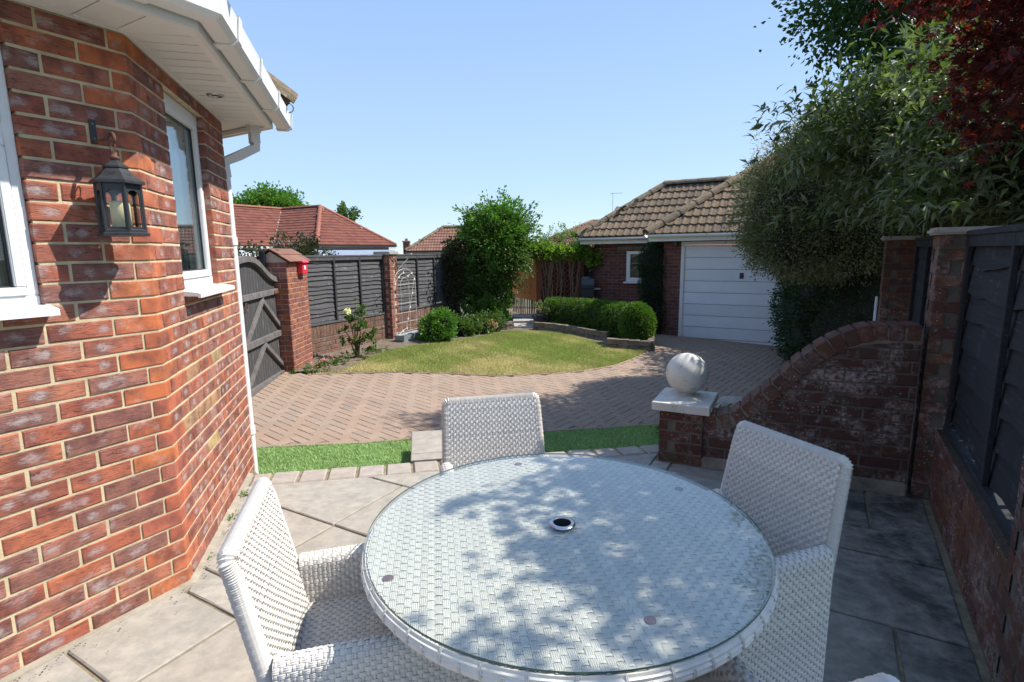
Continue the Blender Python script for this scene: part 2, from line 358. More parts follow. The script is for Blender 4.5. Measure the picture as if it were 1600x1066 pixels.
def mat_leaf(name, cols, trans=.35, rough=.5, backmix=0.0, varw=1.0):
    s = N(name); t = s.t; r = s.rnd(); g = s.n("NewGeometry")
    c = s.ramp(r, [(i / max(1, len(cols) - 1), k) for i, k in enumerate(cols)])
    c = s.mix(s.math('MULTIPLY', s.ramp(s.noise(g.outputs["Position"], 2.2, 3), [(.35, .0), (.65, .6)]), varw), c, tuple(x * 1.35 for x in cols[0]))
    if backmix > 0: c = s.mix(s.math('MULTIPLY', g.outputs["Backfacing"], backmix), c, (.27, .28, .18))
    s.t.links.new(c, s.b.inputs["Base Color"]); s.b.inputs["Roughness"].default_value = rough; s.b.inputs["Specular IOR Level"].default_value = .35
    tc = s.mix(1.0, c, (1.0, 1.25, .55), 'MULTIPLY'); tl = s.n("BsdfTranslucent", {0: tc})
    mx = s.n("MixShader", {0: trans, 1: s.b.outputs[0], 2: tl.outputs[0]}); t.links.new(mx.outputs[0], s.out.inputs[0]); return s.m
MT['lf_box'] = mat_leaf("box_leaf", [(.09, .175, .022), (.12, .22, .03), (.06, .125, .018), (.17, .27, .04)])
MT['lf_green'] = mat_leaf("mid_green_leaf", [(.08, .14, .03), (.12, .20, .045), (.06, .105, .025), (.18, .25, .075)])
MT['lf_bright'] = mat_leaf("bright_green_leaf", [(.10, .22, .03), (.14, .27, .05), (.07, .15, .025)])
MT['lf_vine'] = mat_leaf("yellow_green_vine_leaf", [(.16, .25, .03), (.22, .30, .06), (.10, .18, .03)], .45)
MT['lf_var'] = mat_leaf("variegated_leaf", [(.12, .14, .06), (.21, .21, .11), (.08, .105, .04), (.44, .41, .29), (.19, .155, .085)], .3)
MT['lf_pink'] = mat_leaf("pinkish_shoot_leaf", [(.46, .30, .22), (.38, .27, .18), (.50, .36, .27)], .4)
MT['lf_dark'] = mat_leaf("dark_hedge_leaf", [(.025, .05, .018), (.035, .07, .022), (.018, .035, .014), (.05, .085, .03)], .2)
MT['lf_tree'] = mat_leaf("tree_leaf", [(.035, .075, .02), (.05, .11, .025), (.025, .055, .018)], .4)
MT['lf_bud'] = mat_leaf("buddleia_leaf", [(.06, .085, .028), (.13, .165, .055), (.04, .06, .02), (.26, .28, .17)], .42, .42, .6)
MT['lf_maple'] = mat_leaf("red_maple_leaf", [(.06, .014, .016), (.035, .010, .012), (.28, .022, .02), (.025, .008, .010)], .45)
MT['lf_bronze'] = mat_leaf("bronze_green_leaf", [(.07, .06, .03), (.05, .075, .03), (.10, .07, .04)], .3)
MT['lf_grass'] = mat_leaf("grass_blade", [(.22, .29, .06), (.29, .32, .09), (.34, .31, .14), (.18, .25, .05)], .3, .7)
MT['lf_dry'] = mat_leaf("dry_grass_blade", [(.55, .44, .24), (.48, .39, .21), (.60, .49, .29)], .3, .8)
MT['lf_turf'] = mat_leaf("artificial_turf_blade", [(.30, .43, .17), (.37, .49, .22), (.24, .37, .13)], .2, .55)
MT['petal'] = mat_leaf("cream_petal", [(.80, .76, .50), (.75, .72, .52)], .3)
MT['petalp'] = mat_leaf("pink_petal", [(.75, .25, .33), (.80, .45, .50)], .3)
MT['petalw'] = mat_leaf("white_petal", [(.8, .8, .76), (.7, .7, .66)], .3)

# ================================================================== GROUND AND SETTING
def lawnz(x, y): return zd(x, y) + .045
C = V3(-1.5375, 2.3265, 0)                                      # foot of the house corner
dA, nA = az(30), az(120); dB, nB = az(-14.7), az(75.3)
g = MB(); S = 900
g.add([(-S, -S, -.62), (S, -S, -.62), (S, S, -.62), (-S, S, -.62)], [(0, 1, 2, 3)])
mk('ground', g, mat_simple("rough_far_ground", (.07, .085, .045), .95, .02, .4, .3, 3), kind='structure')

# the drive: joint bed sheet + herringbone blocks
edge = [(-2.945, 7.537), (-2.387, 7.666), (-1.709, 7.769), (-.952, 7.763), (-.382, 7.70), (.0, 7.735), (.572, 7.906), (1.082, 8.118), (1.662, 8.568), (2.027, 9.04), (2.461, 9.683), (2.70, 10.3)]
drive_poly = [(-6.5, 2.2), (-3.0, 4.69), (-2.432, 4.806), (-1.499, 4.976), (-1.016, 5.108), (.337, 5.415), (1.59, 5.72), (3.0, 6.0), (4.2, 4.2), (8.5, 8.4), (7.5, 12.0), (4.0, 12.8), (2.9, 12.0)] + edge[::-1] + [(-3.17, 7.6), (-3.6, 7.8), (-7.5, 8.8)]
g = MB(); n = len(drive_poly)
g.add([(p[0], p[1], zd(*p)) for p in drive_poly], [tuple(range(n))])
drv = thing('drive', None, None); del_ = None
drv["kind"] = 'structure'
mk('joint_bed', g, MT['sandjoint'], drv, kind='structure')
def inpoly(x, y, poly):
    c = False; j = len(poly) - 1
    for i in range(len(poly)):
        if ((poly[i][1] > y) != (poly[j][1] > y)) and (x < (poly[j][0] - poly[i][0]) * (y - poly[i][1]) / (poly[j][1] - poly[i][1]) + poly[i][0]): c = not c
        j = i
    return c
def block_mesh(L, W, H, ch=.006, jit=.0015, seed=0):
    """block with its top at z=0, chamfered round the top"""
    rr = random.Random(seed); j = lambda: rr.uniform(-jit, jit); P = []
    for (z, i) in ((-H, 0), (-ch, 0), (0, ch)):
        for (sx, sy) in ((-1, -1), (1, -1), (1, 1), (-1, 1)): P.append((sx * (L / 2 - i) + j(), sy * (W / 2 - i) + j(), z + (j() if z == 0 else 0)))
    F = []
    for k in (0, 4):
        for i in range(4): F.append((k + i, k + (i + 1) % 4, k + 4 + (i + 1) % 4, k + 4 + i))
    F.append((8, 9, 10, 11)); return np.array(P), F
BLK = []
for k in range(4):
    P, F = block_mesh(.197, .097, .03, .006, .0012, k); m = MB(); m.add(P, F); BLK.append((m.mesh('paving_block'), P, F))
nz = V3(.0365, -.0184, 1); nz /= np.linalg.norm(nz)
blocks = []; a0 = 38.0; e1 = az(a0)[:2]; e2 = az(a0 + 90)[:2]; w_ = .1
def herring():
    out = []; rng = 75
    for a in range(-rng, rng):
        for b in range(-rng, rng):
            # lattice vectors (1,-1) and (2,2) in block widths
            X = a * 1 + b * 2; Y = -a * 1 + b * 2
            for (cx, cy, ang) in ((X + 1, Y + .5, 0), (X + 1.5, Y + 2, 1)): out.append((cx * w_, cy * w_, ang))
    return out
for (cx, cy, ang) in herring():
    p = np.array([0.5, 7.5]) + e1 * cx + e2 * cy
    if p[1] < 4.6 or p[0] < -5 or not inpoly(p[0], p[1], drive_poly): continue
    if p[1] < 5.1 + .2 * p[0] + .0: 
        pass
    blocks.append((math.hypot(*p), p[0], p[1], ang))
blocks.sort()
far = MB()
e1_3 = V3(e1[0], e1[1], 0); e1_3[2] = -.0365 * e1[0] + .0184 * e1[1]; e1_3 /= np.linalg.norm(e1_3); e2_3 = np.cross(nz, e1_3)
fv = []; ff = []
nvis = 0
for (d, x, y, ang) in blocks:
    ax = e1_3 if ang == 0 else e2_3; ay = np.cross(nz, ax)
    P0 = V3(x, y, zd(x, y) + .008 + R.uniform(-.0015, .0015))
    vis = d > 5.15 and abs(x) < .55 * y + .2
    if vis and nvis < 300:
        nvis += 1; o = put('paving_block', BLK[R.randrange(4)][0], MT['paver'], drv, P0, frame(ax, ay, nz))
    else:
        m, P, F = BLK[R.randrange(4)]; W = P0 + P[:, :1] * ax + P[:, 1:2] * ay + P[:, 2:] * nz; far.add(W, F)
mk('paving_blocks', far, MT['paver'], drv, kind='stuff')
# border course beside the lawn and beside the turf
def edging(path, parent, off=.0):
    m = MB()
    for i in range(len(path) - 1):
        a = V3(*path[i], 0); b = V3(*path[i + 1], 0); L = np.linalg.norm(b - a); k = max(1, int(L / .205)); d = (b - a) / L; nrm = V3(-d[1], d[0], 0)
        for q in range(k):
            c = a + d * L * (q + .5) / k; c[2] = zd(c[0], c[1]) + .018; P, F = block_mesh(L / k - .006, .055, .04, .005, .002, q)
            m.add(c + P[:, :1] * d + P[:, 1:2] * nrm + P[:, 2:] * UP, F)
    mk('edging', m, MT['paver'], parent, kind='stuff')
edging(edge, drv)
edging([(-2.432, 4.78), (-1.499, 4.95), (-1.016, 5.082), (.337, 5.39), (1.59, 5.695), (2.4, 5.86)], drv)

# lawn
lawn_poly = edge + [(2.5, 9.75), (1.9, 10.0), (1.789, 10.3), (1.356, 11.3), (.817, 11.75), (-.136, 11.65), (-.65, 10.9), (-1.234, 10.3), (-1.863, 9.7), (-2.21, 9.2), (-2.40, 8.4), (-2.5, 7.75)]
g = MB(); n = len(lawn_poly); g.add([(p[0], p[1], zd(*p) + .02) for p in lawn_poly], [tuple(range(n))])
def mat_lawn():
    s = N("patchy_summer_lawn"); co = s.n("NewGeometry").outputs["Position"]; n = s.noise(co, 1.6, 6, .65); n2 = s.noise(co, 30, 4, .7)
    c = s.mix(s.ramp(n, [(.40, 0), (.6, 1)]), (.20, .24, .06), (.42, .34, .17)); c = s.mix(s.ramp(n2, [(.3, .5), (.6, 0)]), c, (.08, .08, .03))
    return s.set(c, .95, n2, 1, .03)
mk('lawn', g, mat_lawn(), kind='structure')
# flower bed along the left fence and soil behind the stone edging
g = MB(); bed = [(-2.5, 7.72), (-2.40, 8.4), (-2.21, 9.2), (-1.863, 9.7), (-1.234, 10.3), (-.65, 10.9), (-.136, 11.65), (.817, 11.75), (1.356, 11.3), (1.85, 10.2), (2.5, 9.8), (2.95, 11.9), (2.6, 14), (0, 17), (-1.2, 13.6), (-3.2, 8.85), (-3.18, 7.6)]
n = len(bed); g.add([(p[0], p[1], zd(*p) + .03) for p in bed], [tuple(range(n))]); mk('flower_bed', g, MT['soil'], kind='structure')

# artificial turf strip between patio and drive
turf_poly = [(-2.6, 3.7), (-1.765, 3.62), (1.1, 4.1), (2.6, 3.9), (3.1, 5.95), (1.59, 5.67), (.337, 5.365), (-1.016, 5.058), (-1.499, 4.93), (-2.432, 4.76), (-3.2, 4.6)]
g = MB(); n = len(turf_poly); g.add([(p[0], p[1], zd(*p) + .006) for p in turf_poly], [tuple(range(n))])
mk('turf_strip', g, mat_simple("turf_backing", (.16, .27, .09), .9, 20, .3, .8, 200, .01), kind='structure')
def blades(name, poly, n, h, wd, zf, mat, lean=.5, dens=None, ymax=None):
    xs = [p[0] for p in poly]; ys = [p[1] for p in poly]; P = NR.uniform([min(xs), min(ys)], [max(xs), max(ys)], (n, 2))
    poly_a = np.array(poly); inside = np.zeros(n, bool); j = len(poly) - 1
    for i in range(len(poly)):
        yi, yj, xi, xj = poly_a[i, 1], poly_a[j, 1], poly_a[i, 0], poly_a[j, 0]
        cnd = ((yi > P[:, 1]) != (yj > P[:, 1])) & (P[:, 0] < (xj - xi) * (P[:, 1] - yi) / (yj - yi + 1e-12) + xi); inside ^= cnd; j = i
    P = P[inside]
    if dens is not None: P = P[NR.rand(len(P)) < dens(P)]
    k = len(P); z = zf(P[:, 0], P[:, 1]); a = NR.uniform(0, 2 * math.pi, k); hh = h * NR.uniform(.5, 1.2, k)
    dx = np.c_[np.cos(a), np.sin(a)] * (wd / 2); l = NR.normal(0, lean, (k, 2)) * hh[:, None]
    V = np.zeros((k, 3, 3)); V[:, 0, :2] = P - dx; V[:, 1, :2] = P + dx; V[:, 2, :2] = P + l; V[:, 0, 2] = z; V[:, 1, 2] = z; V[:, 2, 2] = z + hh
    me = fastmesh(name, V.reshape(-1, 3), None, np.arange(k * 3).reshape(-1, 3)); o = put(name, me, mat)
    return o
tag(blades('turf_grass', turf_poly, 190000, .028, .006, lambda x, y: zd(x, y) + .006, MT['lf_turf'], .6), 'short bright green artificial grass between the patio edge and the brick drive', 'grass', kind='stuff')
def patch(P):
    x, y = P[:, 0], P[:, 1]; v = np.sin(x * 2.1 + y * 1.3) * .5 + np.sin(x * 4.7 - y * 3.1 + 1) * .3 + np.sin(x * 9.1 + y * 7.7) * .2
    ed = np.clip((y - 7.9) / 1.2, 0, 1)
    return v - .5 + ed * .9
tag(blades('lawn_grass', lawn_poly, 330000, .035, .007, lambda x, y: zd(x, y) + .02, MT['lf_grass'], .6, lambda P: np.clip(.42 + patch(P) * .7, .10, 1)), 'green mown grass of the sunlit lawn beyond the drive', 'grass', kind='stuff')
tag(blades('dry_grass', lawn_poly, 200000, .03, .007, lambda x, y: zd(x, y) + .02, MT['lf_dry'], .8, lambda P: np.clip(.6 - patch(P) * .6, .12, 1)), 'straw coloured dry patches of grass in the front of the lawn', 'grass', kind='stuff')

# ------------------------------------------------------------------ patio: bed, sandstone slabs, setts, landing
def E_near(x): return 3.42 + (x + 1.6) * .178          # inner line of the sett edging
def E_far(x): return 3.60 + (x + 1.765) * .163
Bend = C + dB * 1.50
patio = thing('patio', None, None); patio["kind"] = 'structure'
W0 = V3(1.33, 3.62, 0); W1 = V3(2.43, 3.137, 0)                  # foot of the curved wall
Q = V3(2.536, 3.092, 0); dR = az(31)                              # foot of the right boundary wall
pat = [tuple((C - dA * 4)[:2]), tuple(C[:2]), tuple((C + dB * 1.19)[:2]), (-1.58, 3.423), (1.09, E_near(1.09)), (1.16, 3.70), (1.33, 3.62), (2.43, 3.137), tuple(Q[:2]), tuple((Q - dR * 5.4)[:2])]
g = MB(); base = [tuple((C - dA * 4)[:2]), tuple(C[:2]), tuple((C + dB * 1.42)[:2]), (-1.80, 3.60), (1.12, 4.07), (1.6, 4.0), (2.6, 3.6), tuple((Q + V3(.05, 0, 0))[:2]), tuple((Q - dR * 5.4)[:2])]
g.prism(base, -.40, -.012); mk('joint_bed', g, MT['joint'], patio, kind='structure')
def clip(poly, a, b):
    """keep the part of poly to the left of a->b"""
    out = []; n = len(poly)
    f = lambda p: (b[0] - a[0]) * (p[1] - a[1]) - (b[1] - a[1]) * (p[0] - a[0])
    for i in range(n):
        p, q = poly[i], poly[(i + 1) % n]; fp, fq = f(p), f(q)
        if fp >= 0: out.append(p)
        if fp * fq < 0: t = fp / (fp - fq); out.append((p[0] + t * (q[0] - p[0]), p[1] + t * (q[1] - p[1])))
    return out
def inset_poly(poly, d):
    n = len(poly); c = np.mean(np.array(poly), 0); out = []
    A = sum(poly[i][0] * poly[(i + 1) % n][1] - poly[(i + 1) % n][0] * poly[i][1] for i in range(n))
    if A < 0: poly = poly[::-1]
    res = poly
    L = []
    for i in range(n):
        p, q = np.array(poly[i]), np.array(poly[(i + 1) % n]); e = q - p; l = np.linalg.norm(e)
        if l < 1e-6: continue
        nn = np.array([-e[1], e[0]]) / l; L.append((p + nn * d, q + nn * d))
    for a, b in L:
        res = clip(res, a, b)
        if len(res) < 3: return []
    return res
def slab(name, poly, zt, th, mat, parent, ch=.005, jit=.003):
    pin = inset_poly(poly, ch)
    if len(pin) < 3: return None
    n = len(poly); A = sum(poly[i][0] * poly[(i + 1) % n][1] - poly[(i + 1) % n][0] * poly[i][1] for i in range(n))
    if A < 0: poly = poly[::-1]
    # subdivide long edges for a riven, slightly uneven outline
    pts = []
    for i in range(len(poly)):
        p, q = np.array(poly[i]), np.array(poly[(i + 1) % len(poly)]); l = np.linalg.norm(q - p); k = max(1, min(4, int(l / .14)))
        for t in range(k):
            v = p + (q - p) * t / k
            if t: nn = np.array([-(q - p)[1], (q - p)[0]]) / l; v = v + nn * R.uniform(0, jit)
            pts.append(v)
    c = np.mean(pts, 0); k = len(pts)
    P = [(p[0], p[1], zt - th) for p in pts] + [(p[0], p[1], zt - ch) for p in pts]
    P += [(*(p + (c - p) / np.linalg.norm(c - p) * ch * 1.3), zt + R.uniform(-.001, .001)) for p in pts]
    F = [(i, (i + 1) % k, k + (i + 1) % k, k + i) for i in range(k)] + [(k + i, k + (i + 1) % k, 2 * k + (i + 1) % k, 2 * k + i) for i in range(k)] + [tuple(range(2 * k, 3 * k))]
    m = MB(); m.add(P, F); return mk(name, m, mat, parent)
def uv(u, v): p = C + dA * u + nA * v; return (p[0], p[1])
rects = [  # (u0,u1,v0,v1) measured from the house corner
    (-.50, -.05, -.1, .44), (-.05, .10, -.3, .44), (-1.1, -.5, -.1, .02), (-1.1, -.5, .02, .62), (-1.7, -1.1, -.1, .62), (-2.3, -1.7, -.1, .9),
    (-.50, .10, .44, 1.04), (.10, .71, -.75, .18), (.10, .71, .18, 1.08), (.71, 1.30, -.9, .17), (.71, 1.30, .17, 1.07), (1.30, 2.2, -1.0, -.11), (1.30, 2.2, -.11, .95), 
    (-1.1, -.5, .62, 1.22), (-.5, .10, 1.04, 1.64), (.10, .71, 1.08, 1.68), (.71, 1.30, 1.07, 1.65), (1.30, 2.39, .95, 1.65), (2.2, 2.6, 0, .95),
    (2.39, 3.2, 1.51, 1.64), (2.39, 3.2, 1.64, 2.6), (2.39, 3.2, .95, 1.51), (1.81, 2.39, 1.65, 2.30), (1.81, 2.10, 2.30, 3.4), (2.10, 3.0, 2.30, 2.82), (2.10, 3.0, 2.82, 3.5),
    (1.22, 1.81, 2.25, 3.4), (1.22, 1.81, 1.65, 2.25), (.62, 1.22, 1.68, 2.28), (.62, 1.22, 2.28, 2.845), (.62, 1.22, 2.845, 3.4), (0.0, .62, 1.68, 2.6), (0, .62, 2.6, 3.4), (-.6, 0, 1.64, 2.5), (-.6, 0, 2.5, 3.4),
    (-1.2, -.6, 1.22, 2.1), (-1.2, -.6, 2.1, 3.4), (-2.3, -1.7, .9, 2.0), (-1.7, -1.2, .62, 1.8), (-1.7, -1.2, 1.8, 3.4), (-2.3, -1.7, 2.0, 3.4)]
halfpl = [(pat[1], pat[0]), ]
for (u0, u1, v0, v1) in rects:
    j = .006; P = [uv(u0 + j, v0 + j), uv(u1 - j, v0 + j), uv(u1 - j, v1 - j), uv(u0 + j, v1 - j)]
    if sum(P[i][0] * P[(i + 1) % 4][1] - P[(i + 1) % 4][0] * P[i][1] for i in range(4)) < 0: P = P[::-1]
    um = (u0 + u1) / 2
    if u1 <= .02: P = clip(P, uv(-9, .012), uv(0, .012)) if False else clip(P, uv(0, .012), uv(-9, .012)) 
    else:
        b0 = C + nB * .012; b1 = b0 + dB * 3
        P = clip(P, tuple(b1[:2]), tuple(b0[:2])) if False else P
        P2 = clip(P, tuple(b1[:2]), tuple(b0[:2])); P3 = clip(P, tuple(b0[:2]), tuple(b1[:2]))
        c2 = np.mean(P2, 0) if len(P2) > 2 else None
        P = P2 if (len(P2) > 2 and (c2 - C[:2]) @ nB[:2] > 0) else (P3 if len(P3) > 2 and (np.mean(P3, 0) - C[:2]) @ nB[:2] > 0 else [])
    if len(P) < 3: continue
    def keep(P, a, b, pt):
        f = (b[0] - a[0]) * (pt[1] - a[1]) - (b[1] - a[1]) * (pt[0] - a[0]); return clip(P, a, b) if f > 0 else clip(P, b, a)
    inn = (0.2, 1.5)
    P = keep(P, (-3, E_near(-3) - .008), (3, E_near(3) - .008), inn)
    if len(P) > 2 and np.mean(P, 0)[0] > 1.0: P = keep(P, (W0[0] - .5, W0[1] + .21), (W1[0], W1[1] - .01), inn)
    if len(P) > 2: P = keep(P, tuple((Q - nA * .03)[:2]), tuple((Q - nA * .03 - dR * 5)[:2]), inn)
    if len(P) < 3: continue
    ar = abs(sum(P[i][0] * P[(i + 1) % len(P)][1] - P[(i + 1) % len(P)][0] * P[i][1] for i in range(len(P)))) / 2
    if ar < .003: continue
    slab('paving_slab', P, 0.0 + R.uniform(-.0015, .0015), .03, MT['slab'], patio)
# dirt fillet of mortar along the foot of the house
g = MB(); 
g.sweep([(-.02, -.02), (.035, -.02), (.028, .004), (-.02, .014)], [(C - dA * 3.5, nA), (C, (nA + nB) / (1 + nA @ nB)), (C + dB * 1.30, nB)]); mk('mortar_fillet', g, MT['fillet'], patio)
# setts
x = -1.86; k = 0
while x < 1.13:
    w1 = R.uniform(.183, .197); sl = .04
    P = [(x + .016, E_near(x) + 0), (x + w1 - .002, E_near(x + w1)), (x + w1 - sl - .002, E_far(x + w1 - sl)), (x + .016 - sl, E_far(x - sl))]
    if x > -1.66: slab('sett', P, .003 + R.uniform(-.002, .003), .05, MT['sett'], patio, .010, .004)
    else:
        P = [(p[0], p[1]) for p in P]; P = clip(P, tuple((C + nB * .01)[:2]), tuple((C + nB * .01 + dB * 3)[:2])) if False else P
        slab('sett', [(max(p[0], -1.66 - (p[1] - 3.0) * .27), p[1]) for p in P], .003, .05, MT['sett'], patio, .010, .003)
    x += w1 + .004; k += 1
P_l = []
for i in range(260):
    t = R.random(); k = R.random()
    if k < .4: p = C + dB * R.uniform(0, 1.3) + nB * (.035 + abs(R.gauss(0, .05)))
    elif k < .7: p = C - dA * R.uniform(0, 1.2) + nA * (.035 + abs(R.gauss(0, .06)))
    else: p = V3(R.uniform(-1.5, 2.2), R.uniform(2.2, 3.5), 0)
    P_l.append((p[0], p[1], .008))
P_l = np.array(P_l)
# landing and lower step
dS = az(-9.9); dT = az(80.3)
L0_ = V3(-.765, 3.80, 0)
for (a, b, zt, nm) in ((.0, .13, 0, 'step_slab'), (.14, .67, .0, 'step_slab'), (.62, .98, -.155, 'step_slab')):
    P = [tuple((L0_ + dS * a)[:2]), tuple((L0_ + dS * a + dT * .92)[:2]), tuple((L0_ + dS * b + dT * .92)[:2]), tuple((L0_ + dS * b)[:2])]
    slab(nm, P, zt - .001, .05, MT['slab'], patio)
g = MB()
for (a, b, zt) in ((-.02, .655, -.045), (.655, .97, -.20)):
    g.prism([tuple((L0_ + dS * a + dT * .01)[:2]), tuple((L0_ + dS * a + dT * .91)[:2]), tuple((L0_ + dS * b + dT * .91)[:2]), tuple((L0_ + dS * b + dT * .01)[:2])], -.5, zt)
mk('step_riser', g, MT['lead'], patio)
mk_ = None

# ================================================================== BRICKWORK
BC = {}
def brick_mesh(L, H=.065, D=.09, ch=.0045, nm='brick', var=None, mat=None):
    v = R.randrange(4) if var is None else var
    key = (round(L, 3), round(H, 3), round(D, 3), v, nm, mat.name if mat else '')
    if key in BC: return BC[key]
    rr = random.Random(hash(key[:4]) & 0xffff); j = lambda s=.0016: rr.uniform(-s, s); P = []
    for (y, i, jj) in ((-D, 0, 0), (-ch, 0, .0014), (0, ch, .0026)):
        for (sx, sz) in ((-1, -1), (1, -1), (1, 1), (-1, 1)): P.append((sx * (L / 2 - i) + j(jj), y + (j(.0012) if y == 0 else 0), sz * (H / 2 - i) + j(jj)))
    F = [];
    for k in (0, 4):
        for i in range(4): F.append((k + i, k + 4 + i, k + 4 + (i + 1) % 4, k + (i + 1) % 4)[::-1])
    F.append((8, 9, 10, 11))
    F = [f for f in F]
    m = MB(); m.add(P, F); me = m.mesh(nm)
    me.flip_normals() if False else None
    if mat: me.materials.append(mat)
    BC[key] = (me, np.array(P), F); return BC[key]
def rect_minus(s0, s1, z0, z1, holes):
    out = [(s0, s1, z0, z1)]
    for (a, b, c, d) in holes:
        nxt = []
        for (p, q, r, t) in out:
            if a >= q or b <= p or c >= t or d <= r: nxt.append((p, q, r, t)); continue
            if a > p: nxt.append((p, a, r, t))
            if b < q: nxt.append((b, q, r, t))
            if c > r: nxt.append((max(p, a), min(q, b), r, c))
            if d < t: nxt.append((max(p, a), min(q, b), d, t))
        out = nxt
    return out
def lay(parent, cells, P0, d, n, mat, cap=300, name='brick', D=.09, H=.065, jit=.0012, slope=0.0):
    """cells: (s0,s1,zc,H,mat or None). nearest `cap` single, the rest joined"""
    P0 = np.asarray(P0, float)
    ax = d if np.cross(d, n)[2] > 0 else -d
    rot = frame(ax, n, UP); L = []
    for (s0, s1, zc, h, mm) in cells:
        p = P0 + d * (s0 + s1) / 2 + UP * zc; L.append((np.linalg.norm(p - V3(0, 0, CAMZ)), p, s1 - s0, h, mm or mat))
    L.sort(key=lambda t: t[0]); rest = MB(); k = 0
    for (ds, p, ln, h, mm) in L:
        p = p + n * R.uniform(-jit, jit)
        me, P, F = brick_mesh(round(ln, 3), h, D, nm=name, mat=mm)
        if k < cap: put(name, me, None, parent, p, rot); k += 1
        else: rest.add(p + P[:, :1] * ax + P[:, 1:2] * n + P[:, 2:] * UP, F)
    if rest.n: mk(name + 'work', rest, mat, parent, kind='stuff')
    return k
def courses(s0, s1, z0, nc, holes=(), off=0.0, off2=.1125, p=.075, bl=.225, joint=.01, topf=None, mfun=None, h=.065):
    cells = []
    for k in range(nc):
        zc = z0 + p * k + p / 2; o = (off if k % 2 == 0 else off2); i0 = math.floor((s0 - o) / bl) - 1; s = o + i0 * bl
        while s < s1:
            a, b = max(s, s0), min(s + bl, s1); s += bl
            if b - a < .02: continue
            segs = [(a, b)]
            for (ha, hb, hc, hd) in holes:
                if hc < zc < hd:
                    ns = []
                    for (x, y) in segs:
                        if ha >= y or hb <= x: ns.append((x, y)); continue
                        if ha > x: ns.append((x, ha))
                        if hb < y: ns.append((hb, y))
                    segs = ns
            for (x, y) in segs:
                if topf:
                    while y - x > .03 and (min(topf(x), topf(y)) < zc - .004):
                        if topf(x) < topf(y): x += .01
                        else: y -= .01
                if y - x > .035: cells.append((x + joint / 2, y - joint / 2, zc, h, mfun(x, y, zc, k) if mfun else None))
    return cells
def core(parent, P0, d, n, rects, mat, rec=.006, D=.1, name='mortar'):
    m = MB(); P0 = np.asarray(P0, float)
    for (a, b, c, e) in rects: m.box(P0 + d * (a + b) / 2 + n * (-(rec + D) / 2) + UP * (c + e) / 2, d, n, UP, (b - a) / 2, (D - rec) / 2, (e - c) / 2)
    return mk(name, m, mat, parent)

# ================================================================== THE HOUSE
house = thing('house', 'red brick house corner with white windows, eaves and gutter at the left of the patio', 'house', tuple(C))
ZB = -.30; NC = 36
wA = (-1.55, -.39, 1.35, 2.325); wB = (.40, 1.05, 1.35, 2.325)
dAi = -dA                                    # wall A runs back from the corner
cells = []
buffs = {(k, j) for k, j in []}
for k in range(NC):
    zc = ZB + .075 * k + .0375; first = .17 if k % 2 == 0 else .065
    s = first
    while s < 3.4:
        a, b = s, s + .225; s += .225
        if 1.35 < zc < 2.325:
            if a > .39 - .02 and b < 1.55: continue
            if a < .39 < b: b = .39
            elif a < 1.55 < b: a = 1.55
        if 1.35 < zc < 2.325 and .355 < b < .39: b = .39
        if b - a > .03: cells.append((a + (.005 if abs(a - 1.55) > .001 else 0), b - (.005 if abs(b - .39) > .001 or not 1.35 < zc < 2.325 else 0), zc, .065, None))
lay(house, [c for c in cells if c[0] < 1.2], C, dAi, nA, MT['brick'], cap=150)
lay(house, [c for c in cells if c[0] >= 1.2], C, dAi, nA, MT['brick'], cap=0)
cells = []
for k in range(NC):
    zc = ZB + .075 * k + .0375; first = .055 if k % 2 == 0 else .17; s = first
    while s < 1.5:
        a, b = s, min(s + .225, 1.5); s += .225
        if 1.35 < zc < 2.325:
            if a >= .38 and b <= 1.07: continue
            if a < .40 < b: b = .40
            if a < 1.05 < b: a = 1.05
        mm = None
        q = math.hypot((a + b) / 2 - .62, (zc - .78) * 1.4)
        if q < .42 and R.random() < .28: mm = MT['buff']
        hz = 1.35 < zc < 2.325
        if hz and 1.05 < a < 1.09: a = 1.05
        if hz and .365 < b < .40: b = .40
        if b - a > .03: cells.append((a + (0 if hz and abs(a - 1.05) < .001 else .004), b - (0 if hz and abs(b - .40) < .001 else .004), zc, .065, mm))
lay(house, cells, C, dB, nB, MT['brick'], cap=170)
def squint(a, b, D=.09):
    mit = (nA + nB) / (1 + nA @ nB); r = .006
    pts = [-dA * a, -dA * r, -dA * r * .3 - mit * .001, dB * r * .3 - mit * .001, dB * r, dB * b, dB * b - nB * D, -mit * D, -dA * a - nA * D]
    m = MB(); m.prism([tuple(p[:2]) for p in pts], -.0325, .0325); me = m.mesh('corner_brick')
    bm = bmesh.new(); bm.from_mesh(me); bmesh.ops.bevel(bm, geom=[e for e in bm.edges if abs(e.verts[0].co.z - e.verts[1].co.z) < .001], offset=.0025, segments=1, affect='EDGES'); bm.to_mesh(me); bm.free()
    me.materials.append(MT['squint']); return me
SQ = [squint(.166, .051), squint(.061, .166)]
for k in range(NC): put('corner_brick', SQ[k % 2], None, house, C + UP * (ZB + .075 * k + .0375) + nA * R.uniform(-.0015, .0015))
zt = ZB + .075 * NC
core(house, C, dAi, nA, rect_minus(.0, 3.4, ZB, zt, [(.382, 1.56, 1.347, 2.328)]), MT['mortar'], .0045, .10)
core(house, C, dB, nB, rect_minus(.0, 1.496, ZB, zt, [(.392, 1.058, 1.347, 2.328)]), MT['mortar'], .0045, .10)
g = MB(); mit = (nA + nB) / (1 + nA @ nB); g.prism([tuple((C + p)[:2]) for p in (-dA * .05 - nA * .0047, -mit * .0047, dB * .05 - nB * .0047, dB * .05 - nB * .1, -mit * .1, -dA * .05 - nA * .1)], ZB, zt); mk('mortar', g, MT['mortar'], house)
dC = az(-59.7); nC = az(30.3)
